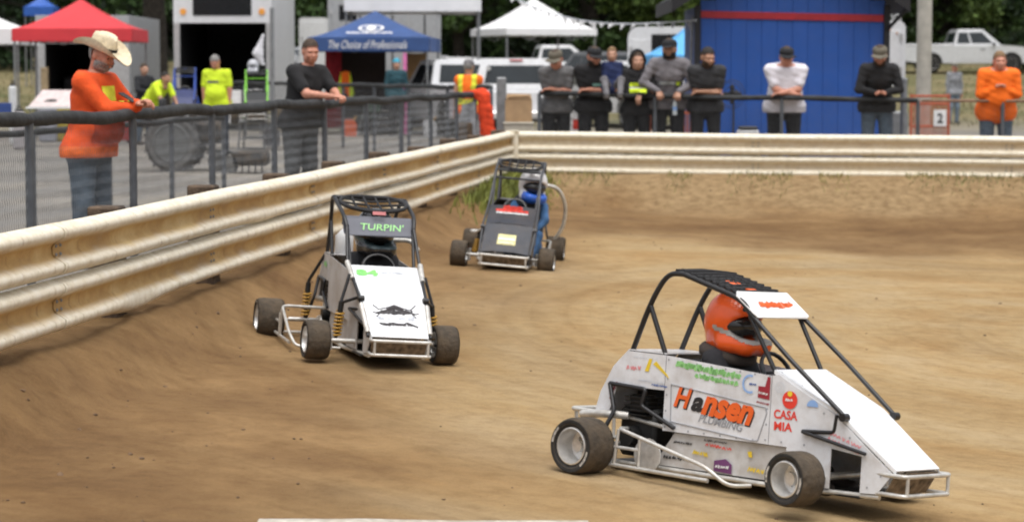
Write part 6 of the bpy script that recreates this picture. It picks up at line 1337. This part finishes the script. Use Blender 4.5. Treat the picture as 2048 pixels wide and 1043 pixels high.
# white boards on the far fence
for i, (px_, w_, z0, z1, lb) in enumerate(((462, .56, .78, 1.58, 'white notice board hung low beside the neon tee man'), (508, .44, 1.28, 1.60, 'small white board below the green race car'))):
    d_ = 57.5; r_ = thing('notice_board', lb, 'board', (X_at(px_, d_), d_ - .1, 0)); MB().box((0, 0, (z0 + z1) / 2), (w_, .02, z1 - z0), bev=.006).build('panel', INK['white'], r_)
    for s in (-1, 1): MB().tube([(s * w_ * .4, .03, G0), (s * w_ * .4, .03, z1)], .015, 6).build('stake', STEELG, r_, 60)
# tables, cabinets and clutter under the red canopy
def table(label, px, d, w, dp, h, m): 
    r = thing('folding_table', label, 'table', P3(px, d)); MB().box((0, 0, h), (w, dp, .04), bev=.01).build('table_top', m, r)
    for sx in (-1, 1):
        for sy in (-1, 1): MB().tube([(sx * (w / 2 - .08), sy * (dp / 2 - .08), h - .02), (sx * (w / 2 - .05), sy * (dp / 2 - .06), 0)], .014, 6).build('leg', STEELG, r, 60)
    return r
table('folding table carrying a pale car panel left of the orange hoodie', 108, 49, 1.0, .7, .8, WHITE2)
pp = thing('car_panel', 'pinkish white car body panel leaning on the folding table', 'panel', P3(110, 49) + Vector((0, 0, .825))); MB().plate([(-.46, -.3, .0), (.42, -.3, .0), (.34, .22, .33), (-.28, .22, .33)], .012).build('panel_skin', mat('panel_pink_white', (.60, .50, .49), .5, var=.12), pp); MB().plate([(-.2, -.17, .095), (.1, -.17, .095), (.06, -.08, .15), (-.1, -.08, .15)], .004).build('cut_out', DARK, pp)
tag(MB().box((X_at(92, 53.5), 53.5, 1.3), (.16, .1, 1.65), bev=.01).build('timber_plank', mat('plank_tan', (.32, .24, .14), .8, var=.2, scale=12)), 'tan upright plank at the left inside the red canopy', 'plank')
for px_, d_, w_, h_, c_, lb in ((98, 52, .36, .95, (.28, .29, .33), 'grey drum standing under the red canopy'), (122, 52.5, .45, .8, (.45, .35, .06), 'yellow tool case under the red canopy'), (28, 50, .16, 1.25, (.66, .67, .68), 'slim white bin near the left edge'), (40, 47, .24, .75, (.38, .36, .37), 'grey jerry can at the left edge')):
    r_ = thing('container', lb, 'container', P3(px_, d_)); MB().box((0, 0, h_ / 2), (w_, w_ * .8, h_), bev=.04).build('shell', mat('container_%d' % px_, c_, .6), r_); MB().box((0, 0, h_ + .02), (w_ * .7, w_ * .5, .05), bev=.015).build('lid', TRIM, r_); MB().tube(arc([(-w_ * .2, 0, h_ + .03), (-w_ * .2, 0, h_ + .1), (w_ * .2, 0, h_ + .1), (w_ * .2, 0, h_ + .03)], .03), .012, 6).build('handle', TRIM, r_, 60)
# under the navy canopy: brown board, red drape, dark back
tag(MB().box((X_at(830, 60.3), 60.3, 1.55), (.60, .04, 1.9), bev=.01).build('plywood_sheet', mat('plywood', (.42, .24, .10), .7, var=.15, scale=5)), 'brown plywood sheet standing at the right under the navy canopy', 'board')
tag(MB().box((X_at(668, 60.2), 60.2, 1.6), (.42, .05, 2.0), bev=.015).build('red_banner', cloth('banner_red', (.28, .012, .02))), 'dark red banner at the left under the navy canopy', 'banner')
tag(MB().box((X_at(728, 60.6), 60.6, 1.55), (1.15, .06, 2.1), bev=.01).build('dark_backdrop', mat('backdrop_brown', (.028, .018, .014), .9)), 'dark brown screen closing the back of the navy canopy', 'screen')
s_ = SDF(.016); s_.cap((-.12, 0, 1.0), (-.06, 0, 1.5), .09, .06, .04, (1, .5, 1)); s_.cap((.12, 0, 1.0), (.06, 0, 1.5), .09, .06, .04, (1, .5, 1)); vv = s_.run(.004, 2); hv_ = link('safety_vest', np_mesh('vest', [vv], ORS)); hv_.location = (X_at(692, 58.6), 58.6, G0); tag(hv_, 'orange and yellow safety vest hung under the navy canopy', 'vest'); q = patch(vv, lambda x, y, z: (np.abs(x) > .1), .004); link('stripe', np_mesh('stripe', [q], HVY), hv_)
# tractor with big tyre behind the near fence
tx, td = X_at(352, 36.5), 36.5; TRK = mat('machine_dark', (.035, .034, .034), .7, var=.3, dirt=.4); tr_ = thing('tractor', 'dark tractor with one huge grey tyre behind the near fence', 'tractor', (tx, td, G0)); TG = mat('tractor_tyre', (.10, .10, .10), .9, var=.2, dirt=.5, dirtcol=(.25, .24, .22))
tr_.scale = (.78, .78, .84)
for y_ in (-.45, .75):
    w_ = MB().lathe([(.33, -.18), (.45, -.2), (.52, -.14), (.535, 0), (.52, .14), (.45, .2), (.33, .18)], (0, y_, .535), 'Y', 32).build('rear_tyre', TG, tr_, 50); MB().lathe([(.37, -.19), (.33, -.205), (.30, -.12), (.1, -.1), (.02, -.14)], (0, y_, .535), 'Y', 24).build('rim', mat('rim_grey', (.13, .135, .135), .6, var=.15), w_, 50)
    for i in range(22):
        a = 2 * pi * i / 22; MB().box((.535 * cos(a), y_ + .08 * (1 if i % 2 else -1), .535 + .535 * sin(a)), (.05, .17, .04), Matrix.Rotation(-a, 3, 'Y'), .006).build('lug', TG, w_)
MB().box((.40, .15, .72), (1.1, .55, .42), bev=.08).build('engine_cover', TRK, tr_, 40); MB().prism([(-.65, .98), (-.5, 1.14), (-.1, 1.22), (.3, 1.18), (.55, 1.02), (.5, .96), (.25, 1.1), (-.1, 1.14), (-.42, 1.06), (-.58, .95)], -.65, -.22, 'Y').build('mudguard', TRK, tr_); MB().box((-.2, .15, 1.05), (.5, .45, .12), bev=.05).build('seat', TRIM, tr_, 40); MB().box((-.28, .15, 1.2), (.1, .45, .3), bev=.04).build('seat_back', TRIM, tr_, 40)
for y_ in (-.25, .55): MB().lathe([(.10, -.07), (.17, -.08), (.185, 0), (.17, .08), (.10, .07)], (.85, y_, .185), 'Y', 20).build('front_tyre', TG, tr_, 50)
im = thing('drag_harrow', 'low dark implement with a small wheel resting right of the tractor', 'implement', (X_at(495, 36), 36, G0)); MB().box((.05, 0, .22), (.55, .5, .22), bev=.03).build('deck', TRK, im); MB().lathe([(.06, -.05), (.13, -.05), (.135, 0), (.13, .05), (.06, .05)], (-.24, -.2, .135), 'Y', 18).build('wheel', TG, im, 50); MB().tube([(-.2, 0, .3), (-.6, 0, .35)], .025, 6).build('drawbar', DARK, im, 60)
for i in range(5): MB().box((-.15 + i * .1, -.26, .1), (.02, .03, .18)).build('tine', DARK, im)
# two race cars raised on work stands in front of the open trailer
def stand(label, px, d, h):
    r = thing('work_stand', label, 'stand', P3(px, d)); MB().box((0, 0, h - .02), (.5, .9, .04), bev=.01).build('deck', STEELG, r)
    for sx in (-1, 1):
        for sy in (-1, 1): MB().tube([(sx * .22, sy * .4, h - .03), (sx * .26, sy * .48, .0)], .02, 6).build('leg', STEELG, r, 60)
    MB().box((0, 0, h * .4), (.44, .84, .03), bev=.008).build('shelf', STEELG, r)
BLC = mat('cage_blue', (.02, .07, .36), .4); GNC = mat('cage_green', (.22, .62, .05), .4)
for px_, d_, hh_, cg, bd, lb, ls in ((365, 48, .62, BLC, mat('body_navy', (.03, .04, .12), .4), 'race car with blue cage raised on a stand before the open trailer', 'steel work stand under the blue caged race car'), (508, 47, .58, GNC, mat('body_black', (.03, .03, .032), .4), 'race car with lime green cage raised on a stand before the open trailer', 'steel work stand under the green caged race car')):
    stand(ls, px_, d_, hh_); x_ = X_at(px_, d_); Mx = Matrix.Translation((x_, d_ + .65, gz(x_, d_) + hh_ - .045)) @ Matrix.Rotation(-pi / 2 + .1, 4, 'Z'); race_car('race_car', lb, Mx, dict(body=bd, hood=bd, cage=cg, visor=DARK, net='hoop', hw=.215, topw=.215, visor_z=((.70, .965), (.74, .94))))
h = SDF(.0085); h.ball((0, .008, .105), (.116, .142, .130), .03); h.cap((-.06, -.1, .0), (.06, -.1, .0), .05, None, .04); h.cap((0, .05, .0), (0, .04, .05), .09, None, .05); h.ball((0, -.15, .08), (.088, .09, .05), .012, True); ho = link('crash_helmet', np_mesh('helmet', [h.run()], mat('helmet_pale', (.45, .46, .5), .3))); ho.location = (X_at(508, 47.2), 47.2, gz(0, 47.2) + .58 + .98); tag(ho, 'pale crash helmet resting on top of the green cage', 'helmet')
# phone in the cowboy's hands
ph_ = MB().box((0, 0, 0), (.075, .15, .012), bev=.004).build('mobile_phone', TRIM); ph_.location = (X_at(258, 18.25), 18.25, G0 + 1.33); ph_.rotation_euler = (.5, 0, 1.2); tag(ph_, 'dark mobile phone in the hands of the cowboy hat man', 'phone')
# pit clutter
def chair(label, px, d, m, rz):
    r = thing('folding_chair', label, 'chair', P3(px, d), rz, 'folding chairs in the pits'); MB().box((0, 0, .44), (.46, .42, .03), bev=.01).build('seat', m, r); MB().box((0, .23, .72), (.46, .03, .36), Matrix.Rotation(-.15, 3, 'X'), .01).build('backrest', m, r)
    for sx in (-1, 1):
        for y0, y1 in ((-.2, .22), (.2, -.2)): MB().tube([(sx * .24, y0, .0), (sx * .24, y1, .5)], .012, 6).build('leg', STEELG, r, 60)
chair('blue folding chair left of the slim white bin', 8, 49, cloth('chair_blue', (.03, .06, .2)), .4); chair('dark green folding chair under the navy canopy', 738, 57.6, cloth('chair_green', (.03, .06, .04)), -.3)
def chest(label, px, d, m, w=.7, h=.8):
    r = thing('tool_chest', label, 'tool chest', P3(px, d)); MB().box((0, 0, h / 2 + .06), (w, .45, h), bev=.02).build('cabinet', m, r)
    for i in range(4): MB().box((0, -.235, .16 + i * h * .23), (w - .06, .02, h * .20), bev=.006).build('drawer', m, r)
    for i in range(4): MB().box((0, -.25, .22 + i * h * .23), (w * .5, .02, .02)).build('drawer_pull', CHROME, r)
    for sx in (-1, 1): MB().lathe([(.0, -.02), (.05, -.02), (.05, .02), (0, .02)], (sx * w * .4, 0, .05), 'Y', 10).build('castor', RUBBERB, r, 50)
chest('red tool chest left of the dark jacket person', 232, 51, mat('chest_red', (.30, .02, .02), .4)); chest('black tool chest inside the navy canopy', 770, 58.3, mat('chest_black', (.025, .025, .03), .4), .6)
for px_, d_, c_, lb in ((610, 50, (.45, .03, .02), 'red fuel can on the ground left of the navy canopy'), (585, 50.5, (.6, .6, .58), 'white fuel can near the flag pole'), (700, 56.8, (.62, .10, .02), 'orange fuel can in front of the navy canopy'), (860, 56.5, (.60, .61, .62), 'white fuel can at the right leg of the navy canopy'), (545, 49, (.10, .10, .11), 'black fuel can beside the flag pole')):
    r_ = thing('fuel_can', lb, 'fuel can', P3(px_, d_), .3, 'fuel cans in the pits'); MB().prism([(-.14, 0), (.14, 0), (.15, .30), (.06, .40), (-.12, .40), (-.15, .30)], -.1, .1, 'Y').build('can_body', mat('can_%d' % px_, c_, .5), r_); MB().tube([(.08, 0, .36), (.16, 0, .47)], .022, 8).build('spout', YEL, r_, 60); MB().tube(arc([(-.11, 0, .39), (-.10, 0, .45), (.02, 0, .45), (.03, 0, .39)], .02), .014, 6).build('handle', TRIM, r_, 60)
